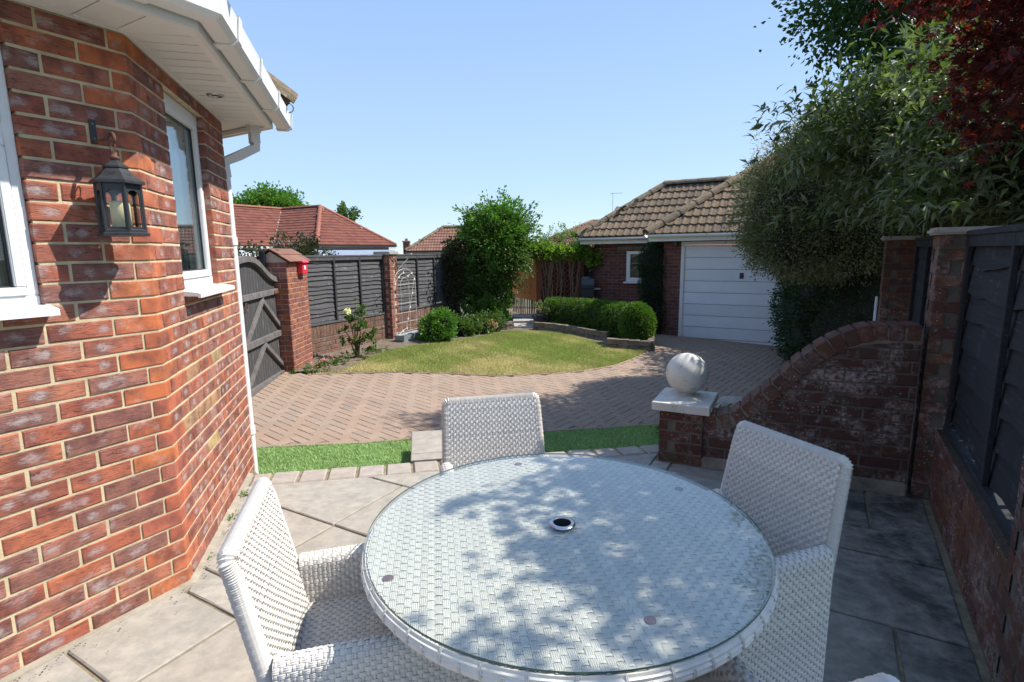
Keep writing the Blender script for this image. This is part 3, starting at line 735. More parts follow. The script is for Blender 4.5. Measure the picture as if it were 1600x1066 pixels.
cells = courses(0, 1.6, ZB, NC, off=.0); lay(house, cells, Bend, dC, nC, MT['brick'], cap=0)
core(house, Bend, dC, nC, [(0.02, 1.6, ZB, zt)], MT['mortar'])
def box_on(m, P0, d, n, s0, s1, o0, o1, z0, z1):
    m.box(np.asarray(P0) + d * (s0 + s1) / 2 + n * (o0 + o1) / 2 + UP * (z0 + z1) / 2, d, n, UP, abs(s1 - s0) / 2, abs(o1 - o0) / 2, abs(z1 - z0) / 2)
def window(parent, P0, d, n, s0, s1, z0, z1, splits_v=(), transom=None, rec=.03, fw=.055, sw=.045, glass=None):
    wn = thing('window', None, None, tuple(np.asarray(P0) + d * (s0 + s1) / 2 + UP * z0)); wn.parent = parent; wn.location = Vector(WL[wn.name]) - Vector(wloc(parent))
    f = MB(); e = .002
    box_on(f, P0, d, n, s0, s1, -rec - .06, -rec, z0, z0 + fw); box_on(f, P0, d, n, s0, s1, -rec - .06, -rec, z1 - fw, z1)
    box_on(f, P0, d, n, s0, s0 + fw, -rec - .058, -rec - e, z0 + fw, z1 - fw); box_on(f, P0, d, n, s1 - fw, s1, -rec - .058, -rec - e, z0 + fw, z1 - fw)
    xs = [s0 + fw] + list(splits_v) + [s1 - fw]
    for x in splits_v: box_on(f, P0, d, n, x - .03, x + .03, -rec - .058, -rec - e, z0 + fw, z1 - fw)
    bevel(mk('frame', f, MT['upvc'], wn), .003, 2)
    for i in range(len(xs) - 1):
        a = xs[i] + (.03 if i else 0); b = xs[i + 1] - (.03 if i < len(xs) - 2 else 0); zs = [z0 + fw, z1 - fw]
        if transom and i < len(xs): zs = [z0 + fw, transom - .025, transom + .025, z1 - fw]; t = MB(); box_on(t, P0, d, n, a, b, -rec - .056, -rec - .004, transom - .025, transom + .025); mk('transom', t, MT['upvc'], wn)
        for j in range(0, len(zs), 2):
            s = MB(); c, dd = zs[j], zs[j + 1]; o0, o1 = -rec - .045, -rec + .008
            box_on(s, P0, d, n, a, b, o0, o1, c, c + sw); box_on(s, P0, d, n, a, b, o0, o1, dd - sw, dd); box_on(s, P0, d, n, a, a + sw, o0 + e, o1 - e, c + sw, dd - sw); box_on(s, P0, d, n, b - sw, b, o0 + e, o1 - e, c + sw, dd - sw)
            bevel(mk('sash', s, MT['upvc'], wn), .004, 2)
            gk = MB(); o = -rec - .012
            gs = .006
            box_on(gk, P0, d, n, a + sw, b - sw, o - .01, o, c + sw, c + sw + gs); box_on(gk, P0, d, n, a + sw, b - sw, o - .01, o, dd - sw - gs, dd - sw); box_on(gk, P0, d, n, a + sw, a + sw + gs, o - .01, o, c + sw + gs, dd - sw - gs); box_on(gk, P0, d, n, b - sw - gs, b - sw, o - .01, o, c + sw + gs, dd - sw - gs)
            mk('gasket', gk, MT['blackmetal'], wn)
            p = MB(); box_on(p, P0, d, n, a + sw, b - sw, -rec - .026, -rec - .022, c + sw, dd - sw); mk('pane', p, glass or MT['glass'], wn)
            p = MB(); box_on(p, P0, d, n, a + sw, b - sw, -rec - .044, -rec - .040, c + sw, dd - sw); mk('pane', p, glass or MT['glass'], wn)
    return wn
window(house, C, dAi, nA, .39, 1.55, 1.35, 2.325, splits_v=(.97,), transom=1.965, rec=.018, fw=.035, sw=.032)
window(house, C, dB, nB, .40, 1.05, 1.35, 2.325, rec=.035, fw=.05, sw=.04)
def sill(parent, P0, d, n, s0, s1, z, out=.07, back=-.03, t=.04):
    m = MB(); P0 = np.asarray(P0) + UP * z
    prof = [(back, -.005), (back, .0), (out - .012, -.014), (out, -.02), (out, -t), (out - .012, -t), (out - .014, -.032), (back, -.028)]
    m.sweep(prof, [(P0 + d * s0, n), (P0 + d * s1, n)] if np.cross(n, UP) @ d > 0 else [(P0 + d * s1, n), (P0 + d * s0, n)]); o = mk('sill', m, MT['upvc'], parent); return o
sill(house, C, dAi, nA, .37, 1.6, 1.352, .075); sill(house, C, dB, nB, .37, 1.09, 1.352, .075)
# rooms behind the panes
room = mat_simple("grey_room_plaster", (.16, .15, .14), .9, 2, .3, .05)
for (P0, d, n, a, b) in ((C, dAi, nA, .2, 1.75), (C, dB, nB, .22, 1.2)):
    m = MB(); D = 1.0 if n is nB else 1.6
    box_on(m, P0, d, n, a, b, -D, -D - .02, .9, 2.6); box_on(m, P0, d, n, a, b, -.13, -D, .9, .92); box_on(m, P0, d, n, a, b, -.13, -D, 2.58, 2.6); box_on(m, P0, d, n, a - .02, a, -.13, -D, .9, 2.6); box_on(m, P0, d, n, b, b + .02, -.13, -D, .9, 2.6)
    mk('room', m, room, house)
m = MB()
for i in range(7): box_on(m, C, dB, nB, .95 + .012 * i, .957 + .012 * i, -.14 - .02 * (i % 2), -.20 - .02 * (i % 2), 1.40, 2.28)
for i in range(6): box_on(m, C, dAi, nA, .45 + .014 * i, .458 + .014 * i, -.16 - .03 * (i % 2), -.24 - .03 * (i % 2), 1.38, 2.3)
mk('curtain', m, mat_simple("pale_curtain", (.62, .62, .58), .9, 5, .1, .1), house)
# ---- eaves
OV = .28; ZS = 2.405
def mdir(n1, n2): return (n1 + n2) / (1 + n1 @ n2)
mAB, mBC = mdir(nA, nB), mdir(nB, nC)
path = [(C - dA * 3.2, nA), (C, mAB), (Bend, mBC), (Bend + dC * 1.5, nC)]
m = MB(); m.sweep([(OV, ZS - .012), (OV + .02, ZS - .012), (OV + .02, 2.56), (OV, 2.56)], path); bevel(mk('fascia', m, MT['fascia'], house), .002)
m = MB(); m.sweep([(-.02, 2.43), (OV, 2.43), (OV, 2.435), (-.02, 2.435)], path); mk('soffit_backing', m, MT['upvc_soffit'], house)
m = MB(); m.sweep([(-.004, ZS - .004), (.022, ZS - .004), (.022, ZS + .02), (-.004, ZS + .02)], path); mk('soffit_trim', m, MT['upvc_soffit'], house)
m = MB(); m.sweep([(OV - .028, ZS - .006), (OV, ZS - .006), (OV, ZS + .02), (OV - .028, ZS + .02)], path); mk('soffit_trim', m, MT['upvc_soffit'], house)
def soffit(P0, d, n, s0, s1, m0, m1, pw):
    """boards across the overhang; m0/m1 = how far the ends run past the wall per metre of overhang"""
    s = s0 + min(0, m0 * OV)
    while s < s1 + m1 * OV:
        a, b = s + .003, s + pw - .003; s += pw
        def lim(o, x): return min(max(x, s0 + m0 * o), s1 + m1 * o)
        P = [(lim(0.02, a), .02), (lim(0.02, b), .02), (lim(OV - .02, b), OV - .02), (lim(OV - .02, a), OV - .02)]
        if (P[1][0] - P[0][0]) < .004 and (P[2][0] - P[3][0]) < .004: continue
        q = [P0 + d * x + n * o for (x, o) in P]; g = MB(); g.prism([tuple(v[:2]) for v in q], ZS, ZS + .018)
        mk('soffit_board', g, MT['upvc_soffit'], house)
t225 = math.tan(rad(22.5))
soffit(C, -dA, nA, 0, 2.4, -t225, 0, .15); soffit(C, dB, nB, 0, 1.5, -t225, t225, .10)
# gutter: square-line profile along A and B, stopped just past the bay
gp = [(OV + .022, 2.445), (OV + .030, 2.425), (OV + .095, 2.425), (OV + .118, 2.445), (OV + .125, 2.515), (OV + .128, 2.53), (OV + .120, 2.53), (OV + .113, 2.515), (OV + .108, 2.452), (OV + .092, 2.433), (OV + .034, 2.433), (OV + .027, 2.45)]
m = MB(); m.sweep(gp, [(C - dA * 3.2, nA), (C, mAB), (Bend + dB * .30, nB)]); mk('gutter', m, MT['upvc'], house)
def gclip(P0, d, n, s, w=.05):
    m = MB(); pr = [(OV + .0205, 2.50), (OV + .0205, 2.42), (OV + .032, 2.417), (OV + .098, 2.417), (OV + .126, 2.438), (OV + .134, 2.52), (OV + .134, 2.54), (OV + .110, 2.54), (OV + .110, 2.532), (OV + .129, 2.532), (OV + .128, 2.52), (OV + .119, 2.444), (OV + .095, 2.4245), (OV + .0225, 2.4245), (OV + .0225, 2.5)]
    m.sweep(pr, [(P0 + d * (s - w / 2), n), (P0 + d * (s + w / 2), n)]); mk('gutter_bracket', m, MT['upvc'], house)
for s in (.28, .33): pass
gclip(C, dB, nB, .12, .06); gclip(C, -dA, nA, .10, .06); gclip(C, dB, nB, .62, .035); gclip(C, dB, nB, 1.22, .035); gclip(C, dB, nB, 1.79, .03); gclip(C, -dA, nA, .9, .035)
g = MB(); P0 = Bend + dB * .30; g.prism([tuple((P0 + nB * o + dB * s)[:2]) for (o, s) in ((OV + .022, 0), (OV + .125, 0), (OV + .125, .006), (OV + .022, .006))], 2.428, 2.53); mk('gutter_end', g, MT['upvc'], house)
# downpipe with swan neck
o_ = OV + .065; B0 = Bend
po = V3(-1.80, 3.98, 0); pw = B0 + dB * .035 - nB * .016; sq = az(52.8)
def at_(p, z): return V3(p[0], p[1], z)
m = MB()
m.tube([at_(po, 2.44), at_(po, 2.30)], .042, 4); m.tube([at_(po, 2.33), at_(po, 2.27), at_(po * .45 + pw * .55, 2.20), at_(pw, 2.15), at_(pw, 2.05)], .040, 4)
m.tube([at_(pw, 2.12), at_(pw, .8), at_(pw, -.28)], .033, 14)
m.tube([at_(po, 2.37), at_(po, 2.45)], .052, 4)
for z in (1.62, .25): m.lathe([(.035, z - .03), (.039, z - .028), (.039, z + .028), (.035, z + .03)], V3(pw[0], pw[1], 0), 14)
mk('downpipe', m, MT['upvc'], house)
# downlight in the soffit
c = V3(C[0] - .11 - .0, C[1] + .84, 0); c = C + dB * .86 + nB * .12
m = MB(); m.lathe([(.0, ZS + .002), (.024, ZS + .002), (.026, ZS - .004), (.040, ZS - .006), (.045, ZS - .001), (.045, ZS + .003)], V3(c[0], c[1], 0), 20); mk('downlight', m, MT['metal'], house, True)
m = MB(); m.lathe([(.0, ZS - .003), (.02, ZS - .003)], V3(c[0], c[1], 0), 14); mk('lamp', m, MT['blackmetal'], house)
# roof above the eaves
def tile_mesh(w=.33, g_=.30, th=.018, rolls=2, L=.38):
    xs = np.linspace(0, w, rolls * 6 + 1); h = .022 * np.maximum(0, np.sin(xs / w * rolls * 2 * math.pi)) ; P = []
    for (y, dz) in ((0, 0), (L, 0)): 
        for x, hh in zip(xs, h): P.append((x - w / 2, y - .04, hh + .034 - (y / L) * .036 + .006))
    for x, hh in zip(xs, h): P.append((x - w / 2, -.04, hh + .006 - .012 + .006))
    n = len(xs); F = []
    for i in range(n - 1): F.append((i, i + 1, n + i + 1, n + i)); F.append((2 * n + i, 2 * n + i + 1, i + 1, i))
    return np.array(P), F
TP, TF = tile_mesh()
def tiled(parent, O, ed, upd, poly, mat, cap=300, w=.33, g_=.295, name='roof_tile', jit=.004, scale=1.0):
    """O origin on the eave, ed along the eave, upd up the slope; poly in (a,b) metres on the slope"""
    nn = np.cross(ed, upd); nn /= np.linalg.norm(nn)
    if nn[2] < 0: nn = -nn
    Tw, Tg = w * scale, g_ * scale
    A = [p[0] for p in poly]; B = [p[1] for p in poly]; L = []
    r0 = int(math.floor(min(B) / Tg)); r1 = int(math.ceil(max(B) / Tg)); c0 = int(math.floor(min(A) / Tw)) - 1; c1 = int(math.ceil(max(A) / Tw)) + 1
    for r in range(r0, r1 + 1):
        for c in range(c0, c1 + 1):
            a = (c + .5) * Tw; b = r * Tg
            if inpoly(a, b + Tg * .4, poly) or inpoly(a - Tw * .4, b + Tg * .3, poly) and inpoly(a + Tw * .2, b + Tg * .3, poly): L.append((a, b))
    exx = ed if np.cross(ed, upd) @ nn > 0 else -ed
    key = ('tile', mat.name, scale)
    if key not in BC:
        m = MB(); m.add(TP * scale, TF); me = m.mesh(name); me.materials.append(mat); BC[key] = me
    rot = frame(exx, upd, nn)
    pos = [(np.linalg.norm(O + ed * a + upd * b - V3(0, 0, CAMZ)), O + ed * a + upd * b) for a, b in L]; pos.sort(key=lambda t: t[0]); rest = MB()
    for i, (_, p) in enumerate(pos):
        p = p + nn * R.uniform(0, jit)
        if i < cap: put(name, BC[key], None, parent, p, rot)
        else: q = TP * scale; rest.add(p + q[:, :1] * exx + q[:, 1:2] * upd + q[:, 2:] * nn, TF)
    if rest.n: mk('roof_tiles', rest, mat, parent, kind='stuff')
def ridge(parent, a, b, mat, r=.12, L=.42, name='ridge_tile', lift=.02):
    a = np.asarray(a, float); b = np.asarray(b, float); d = b - a; T = np.linalg.norm(d); d /= T; k = max(1, round(T / L)); x = np.cross(d, UP); x /= np.linalg.norm(x); y = np.cross(x, d)
    if y[2] < 0: y = -y
    for i in range(k):
        m = MB(); n = 7; P = []
        for t, rr in ((i * T / k - .01, r * 1.06), ((i + 1) * T / k + .02, r * .96)):
            for th in (0, -.018):
                for q in range(n + 1):
                    an = math.pi * q / n; P.append(a + d * t + x * math.cos(an) * (rr + th) + y * (math.sin(an) * (rr + th) * .85 + lift - .04))
        F = []; n1 = n + 1
        for q in range(n): F += [(q, q + 1, 2 * n1 + q + 1, 2 * n1 + q), (n1 + q, 3 * n1 + q, 3 * n1 + q + 1, n1 + q + 1), (q, n1 + q, n1 + q + 1, q + 1), (2 * n1 + q, 2 * n1 + q + 1, 3 * n1 + q + 1, 3 * n1 + q)]
        m.add(P, F); mk(name, m, mat, parent, smooth=False)
tn = math.tan(rad(35)); EO = OV + .03; ZE = 2.53
for (P0, d, n, s0, s1, m0, m1) in ((C, -dA, nA, 0, 2.2, -t225, 0), (C, dB, nB, 0, 1.5, -t225, t225), (Bend, dC, nC, 0, 1.2, -t225, 0)):
    O = P0 + n * EO + UP * ZE; upd = (-n * math.cos(rad(35)) + UP * math.sin(rad(35))); c35 = math.cos(rad(35)); Ls = .9
    poly = [(s0 + m0 * EO, -.05), (s1 + m1 * EO, -.05), (s1 + m1 * (EO - Ls * c35), Ls), (s0 + m0 * (EO - Ls * c35), Ls)]
    g = MB(); q = [O + d * a + upd * b - UP * .01 for a, b in poly]; g.add(q, [(0, 1, 2, 3)]); mk('roof', g, MT['tile_g'], house)
    tiled(house, O, d, upd, poly, MT['tile_g'], cap=40)
for (Pc, mm) in ((C, mAB), (Bend, mBC)):
    e0 = Pc + mm * (EO + .10) + UP * (ZE + .045); e1_ = Pc + mm * (EO - .8) + UP * (ZE + .045 + .90 * tn); ridge(house, e0, e1_, MT['hip'], .13, .4)
# scrolled hip iron
Pc = Bend + mBC * (EO + .04) + UP * (ZE - .01); m = MB(); dd = mBC / np.linalg.norm(mBC)
pts = [Pc - dd * .15 + UP * (-.0), Pc, Pc + dd * .06 + UP * .0]
for i in range(14): a = -math.pi / 2 + i * .42; rr = .035 * (1 - i * .035); pts.append(Pc + dd * (.065 + rr * math.cos(a)) + UP * (.035 + rr * math.sin(a)))
m.tube(pts, .0035, 6); mk('hip_iron', m, MT['blackmetal'], house)

# ---- bracket and lantern
hk = thing('wall_hook', 'black iron bracket screwed to the brickwork, holding the lantern', 'hook', tuple(C - dA * .155 + UP * 2.0))
m = MB(); box_on(m, C, -dA, nA, .144, .166, .0, .005, 1.955, 2.045); mk('plate', m, MT['blackmetal'], hk)
m = MB(); b0 = C - dA * .155 + nA * .005 + UP * 1.962; LC = C - dA * .145 + nA * .115
pts = [b0, b0 + nA * .05, b0 + nA * .085 + UP * .004]; 
cc = V3(LC[0], LC[1], 0) + UP * 1.952
for i in range(10): a = math.pi * .95 - i * .42; pts.append(cc + nA * .02 * math.cos(a) + UP * (.012 + .02 * math.sin(a)))
m.tube(pts, .006, 8); mk('arm', m, MT['rust'], hk)
m = MB(); m.lathe([(0, .0), (.004, .0), (.003, .002)], (0, 0, 0), 8); me = m.mesh('screw')
for z in (1.975, 2.03): put('screw', me, MT['metal'], hk, C - dA * .155 + nA * .006 + UP * z, frame(dA, UP, -nA))
ln = thing('lantern', 'black metal candle lantern with arched glass sides hanging from the wall bracket', 'lantern', (LC[0], LC[1], 1.60))
z0 = 1.600; a0 = rad(20); n6 = 6
def hexpt(r, k, z): a = a0 + k * math.pi / 3; return V3(LC[0] + r * math.cos(a), LC[1] + r * math.sin(a), z)
def hexl(prof, a=a0, n=6): m = MB(); m.lathe([(r, z) for r, z in prof], (LC[0], LC[1], 0), n, a); return m
mk('base', hexl([(0, z0), (.088, z0), (.088, z0 + .010), (.080, z0 + .014), (.080, z0 + .022), (.074, z0 + .026), (0, z0 + .026)]), MT['blackmetal'], ln)
mk('roof', hexl([(0, z0 + .196), (.092, z0 + .196), (.092, z0 + .206), (.084, z0 + .212), (.075, z0 + .217), (.040, z0 + .254), (.044, z0 + .256), (.044, z0 + .262), (.010, z0 + .288), (0, z0 + .29)]), MT['blackmetal'], ln)
mk('collar', hexl([(.010, z0 + .285), (.017, z0 + .292), (.017, z0 + .298), (.010, z0 + .303), (.012, z0 + .312), (.006, z0 + .32), (0, z0 + .321)], n=14), MT['rust'], ln, True)
m = MB(); pts = [V3(LC[0], LC[1], z0 + .333) + nA * .016 * math.cos(t) * 1 + UP * .026 * math.sin(t) for t in np.linspace(0, 2 * math.pi, 17)]; m.tube(pts, .0022, 6, False); mk('ring', m, MT['rust'], ln)
for k in range(6):
    m = MB(); m.tube([hexpt(.074, k, z0 + .024), hexpt(.074, k, z0 + .198)], .0055, 6); mk('post', m, MT['blackmetal'], ln)
    # pierced arch panel between two posts
    p, q = hexpt(.072, k, 0), hexpt(.072, (k + 1) % 6, 0); e = q - p; L = np.linalg.norm(e); e /= L; nn = V3(e[1], -e[0], 0); m = MB()
    zt_ = z0 + .198; na = 10; w0 = .010
    for side in (0, 1):
        for i in range(na):
            f = lambda t: (L / 2 + (L / 2 - w0) * math.cos(t), z0 + .150 + .022 * math.sin(t))
            t0, t1 = math.pi * i / na, math.pi * (i + 1) / na; (xa, za), (xb, zb) = f(t0), f(t1); off = nn * (.0015 if side else -.0015)
            m.add([p + e * xa + UP * za + off, p + e * xb + UP * zb + off, p + e * xb + UP * zt_ + off, p + e * xa + UP * zt_ + off], [(0, 1, 2, 3)])
    for (xa, xb) in ((0, w0), (L - w0, L)): box_on(m, p, e, nn, xa, xb, -.0015, .0015, z0 + .024, zt_)
    box_on(m, p, e, nn, w0, L - w0, -.0015, .0015, z0 + .024, z0 + .034)
    mk('arch_panel', m, MT['blackmetal'], ln)
    m = MB(); box_on(m, p - nn * .004, e, nn, w0 * .5, L - w0 * .5, -.0008, .0008, z0 + .03, z0 + .19); mk('pane', m, MT['lglass'], ln)
    # star of dark patches painted on the roof slope for the shade in its piercings
    m = MB(); c0 = (hexpt(.058, k, z0 + .2335) + hexpt(.058, (k + 1) % 6, z0 + .2335)) / 2; upv = (V3(LC[0], LC[1], z0 + .27) - c0); upv /= np.linalg.norm(upv); nn2 = np.cross(e, upv); nn2 = nn2 if nn2[2] > 0 else -nn2
    for j in range(8):
        a = j * math.pi / 4; dd_ = e * math.cos(a) + upv * math.sin(a); cc2 = c0 + dd_ * .009 + nn2 * .0014; s_ = np.cross(nn2, dd_) * .0016
        m.add([cc2 - dd_ * .0045, cc2 + s_, cc2 + dd_ * .0045, cc2 - s_], [(0, 1, 2, 3)])
    mk('dark_piercing', m, mat_simple('lantern_hole_dark', (.004, .004, .004), 1, 3, 0, 0) if 'lh' not in MT else MT['lh'], ln)
    if 'lh' not in MT: MT['lh'] = bpy.data.materials['lantern_hole_dark']
m = MB(); m.lathe([(0, z0 + .027), (.034, z0 + .027), (.034, z0 + .125), (.031, z0 + .132), (.018, z0 + .126), (0, z0 + .124)], (LC[0], LC[1], 0), 24); mk('candle', m, MT['wax'], ln, True)
m = MB(); m.tube([V3(LC[0], LC[1], z0 + .124), V3(LC[0] + .001, LC[1], z0 + .134)], .0012, 5); mk('wick', m, MT['blackmetal'], ln)

# ================================================================== GATE PIER WITH BALL, CURVED WALL, BOUNDARY WALL
pa = 117.7; pd = az(pa); pn = az(pa + 90)                       # pier face runs along pd, faces the camera along pn
PF0 = V3(1.057, 3.737, 0); PW, PD = .30, .34
pier = thing('gate_pier', 'low weathered brick pier with white stone cap and ball at the patio edge', 'pier', tuple(PF0 + pd * PW / 2 - pn * PD / 2))
def pier_bricks(th, P0, d, n, W, D, z0, nc, mat, mort, p=.078, h=.066, cap=400, seed=0, rec=.005, half=.215):
    """four faces, alternate header / stretcher ends"""
    F = [(P0, d, n, W), (P0 + d * W, -n, d, D), (P0 + d * W - n * D, -d, -n, W), (P0 - n * D, n, -d, D)]
    for fi, (O, dd, nn, L) in enumerate(F):
        cells = []
        for k in range(nc):
            zc = z0 + p * k + p / 2; s = 0; first = (.215 if (k + fi) % 2 == 0 else .105)
            e0 = .0
            cuts = [0, min(first + .005, L)] 
            while cuts[-1] < L - .001: cuts.append(min(cuts[-1] + .225, L))
            if len(cuts) > 2 and cuts[-1] - cuts[-2] < .05: cuts.pop(-2)
            for a, b in zip(cuts[:-1], cuts[1:]):
                aa = a + (.005 if a > 0 else 0); bb = b - (.005 if b < L else 0)
                # lap the corners alternately so no two bricks share a place
                if a == 0 and (k + fi) % 2: aa += .10
                if b >= L and (k + fi) % 2 == 0 and fi % 1 == 0: bb -= 0
                if bb - aa > .02: cells.append((aa, bb, zc, h, None))
        lay(th, cells, O, dd, nn, mat, cap=cap, D=.06)
    g = MB(); g.box(P0 + d * W / 2 - n * D / 2 + UP * (z0 + nc * p / 2), d, n, UP, W / 2 - rec, D / 2 - rec, nc * p / 2 - .001); mk('mortar', g, mort, th)
pier_bricks(pier, PF0 + UP * 0, pd, pn, PW, PD, -.31, 9, MT['brick_old'], MT['mortar_old'], p=.0785)
cc = PF0 + pd * PW / 2 - pn * PD / 2
m = MB(); hw, hd, zc0, zc1 = .195, .225, .398, .458
P = []
for (z, i) in ((zc0, 0), (zc1 - .004, 0), (zc1, .006)):
    for (a, b) in ((-1, 1), (1, 1), (1, -1), (-1, -1)): P.append(cc + pd * a * (hw - i) + pn * b * (hd - i) + UP * z)
P.append(cc + UP * (zc1 + .022)); F = [(3, 2, 1, 0)]
for k in (0, 4):
    for i in range(4): F.append((k + i, k + (i + 1) % 4, k + 4 + (i + 1) % 4, k + 4 + i))
for i in range(4): F.append((8 + i, 8 + (i + 1) % 4, 12))
m.add(P, F); mk('cap', m, MT['cast'], pier)
BC0 = V3(1.297, 3.895, 0) * 0 + V3(cc[0] + .012, cc[1] + .03, 0); zb = zc1 + .010
m = MB(); m.lathe([(.055, zb), (.055, zb + .012), (.045, zb + .02)] , BC0, 28)
rb = .150; zc_ = zb + .012 + rb * .985
m.lathe([(rb * math.sin(t), zc_ - rb * math.cos(t)) for t in np.linspace(.28, math.pi - .0001, 28)], BC0, 44); mk('ball', m, MT['cast'], pier, True)

# curved wall
wd_ = W1 - W0; WL_ = np.linalg.norm(wd_); wd_ = wd_ / WL_; wn_ = V3(wd_[1], -wd_[0], 0)
if wn_[1] > 0: wn_ = -wn_
CV = [(0, .375), (.10, .385), (.20, .43), (.30, .525), (.395, .625), (.48, .73), (.57, .825), (.65, .90), (.74, .967), (.82, 1.012), (.905, 1.045), (1.0, 1.06), (1.3, 1.065)]
def cv(s): return float(np.interp(s, [c[0] for c in CV], [c[1] for c in CV]))
cw = thing('curved_wall', 'dark mossy brick wall with a sweeping S-shaped top between the ball pier and the fence pillar', 'wall', tuple(W0 + wd_ * .6))
TH = .215
cut = .105
cells = courses(0, WL_, -.31, 18, off=.04, off2=.15, p=.0765, h=.066, topf=lambda s: cv(s) - cut, joint=.009)
lay(cw, cells, W0, wd_, wn_, MT['brick_old'], cap=300)
lay(cw, courses(0, WL_, -.31, 18, off=.04, off2=.15, p=.0765, h=.066, topf=lambda s: cv(s) - cut, joint=.009), W0 - wn_ * TH, wd_, -wn_, MT['brick_old'], cap=0)
ss = np.linspace(0, WL_, 26); P = []; k = len(ss)
for o in (-.005, -TH + .005):
    for s in ss: P.append(W0 + wd_ * s + wn_ * o + UP * -.31)
    for s in ss: P.append(W0 + wd_ * s + wn_ * o + UP * (cv(s) - cut + .004))
F = []
for i in range(k - 1): F += [(i, i + 1, k + i + 1, k + i), (2 * k + i + 1, 2 * k + i, 3 * k + i, 3 * k + i + 1), (k + i, k + i + 1, 3 * k + i + 1, 3 * k + i)]
F += [(0, k, 3 * k, 2 * k), (k - 1, 3 * k - 1, 4 * k - 1, 2 * k - 1)]
m = MB(); m.add(P, F); mk('mortar', m, MT['mortar_old'], cw)
# coping: bricks on edge following the curve
fs = np.linspace(0, WL_, 400); fz = np.array([cv(s) for s in fs]); fl = np.concatenate([[0], np.cumsum(np.hypot(np.diff(fs), np.diff(fz)))])
nb = int(fl[-1] / .083)
P_, D_ = [], []
for i in range(nb):
    l = (i + .5) * fl[-1] / nb; s = float(np.interp(l, fl, fs)); z = cv(s); e = .03; sl = (cv(min(s + e, WL_)) - cv(max(s - e, 0))) / (min(s + e, WL_) - max(s - e, 0))
    t = wd_ + UP * sl; t /= np.linalg.norm(t); nrm = np.cross(wn_, t); nrm = nrm if nrm[2] > 0 else -nrm
    g = MB(); g.box(W0 + wd_ * s + UP * z - nrm * .051 - wn_ * (TH / 2) + wn_ * R.uniform(-.003, .006), t, nrm, wn_, fl[-1] / nb / 2 - .0045, .051 + R.uniform(-.003, .002), TH / 2 + .006)
    bevel(mk('coping_brick', g, MT['brick_cope'], cw), .006, 2)
g = MB()
P = []
for o in (.0, -TH):
    for s in ss: P.append(W0 + wd_ * s + wn_ * o + UP * (cv(s) - cut - .012))
    for s in ss: P.append(W0 + wd_ * s + wn_ * o + UP * (cv(s) - .020))
g.add(P, F); mk('coping_mortar', g, mat_simple('coping_mortar', (.22, .19, .145), .95, 12, .4, .6, 90, .005), cw)
# rough cement plinth
g = MB(); g.box(W0 + wd_ * WL_ / 2 + wn_ * .012 + UP * .035, wd_, wn_, UP, WL_ / 2, .02, .045); bevel(mk('cement_plinth', g, mat_simple('chalky_cement', (.24, .22, .18), .95, 9, .5, .8, 60, .006), cw), .012, 2)

# boundary wall at the right: low brick wall, pillars, fence panels
nR = az(31 - 90)                                                # faces the patio
def on(s, o=0, z=0): return Q + dR * s + nR * o + UP * z
low = thing('boundary_wall', 'low mossy brick wall under the charcoal fence panel along the right of the patio', 'wall', tuple(on(-.8)))
lay(low, courses(-1.66, 0, 0, 6, off=.02, off2=.13, p=.0735, h=.064), Q, dR, nR, MT['brick_r'], cap=200)
core(low, Q, dR, nR, [(-1.66, 0, -.3, .437)], MT['mortar_old'], .005, .21)
g = MB(); g.sweep([(-.005, .43), (-.005, .438), (-.08, .452), (-.08, .43)], [(on(-1.66), nR), (on(0), nR)]); mk('cement_fillet', g, MT['lead'], low)
low2 = thing('boundary_wall', 'low brick wall continuing behind the curved wall under the second fence panel', 'wall', tuple(on(1.5)))
lay(low2, courses(.24, 2.7, -.45, 12, off=.02, off2=.13, p=.0735, h=.064), Q, dR, nR, MT['brick_r'], cap=60)
core(low2, Q, dR, nR, [(.24, 2.7, -.45, .437)], MT['mortar_old'], .005, .21)
def bpillar(label, s0, L, o, z0, nc, top=1.60, D=.25):
    t = thing('brick_pillar', label, 'pillar', tuple(on(s0 + L / 2, -.1, z0)))
    P0 = on(s0 + L, o); pier_bricks(t, on(s0, o) if False else V3(*on(s0 + L, o)[:2], 0), -dR, nR, L, D, z0, nc, MT['brick_r'], MT['mortar_old'], p=.0755, cap=90)
    zt = z0 + nc * .0755; g = MB(); c = on(s0 + L / 2, o - D / 2, zt + .02); g.box(c, dR, nR, UP, L / 2 + .03, D / 2 + .035, .02); bevel(mk('cap', g, MT['conc'], t), .012, 2)
    return t
bpillar('worn brick pillar with a thin concrete cap where the curved wall meets the boundary', 0.0, .235, .085, -.30, 25, D=.30)
bpillar('rough brick pillar at the right edge of the patio, before the charcoal panel', -1.66 - .33, .33, .012, -.0, 21)
bpillar('shaded red brick pillar farther along the boundary, half hidden by the hedge', 2.72, .25, .17, -.45, 27)
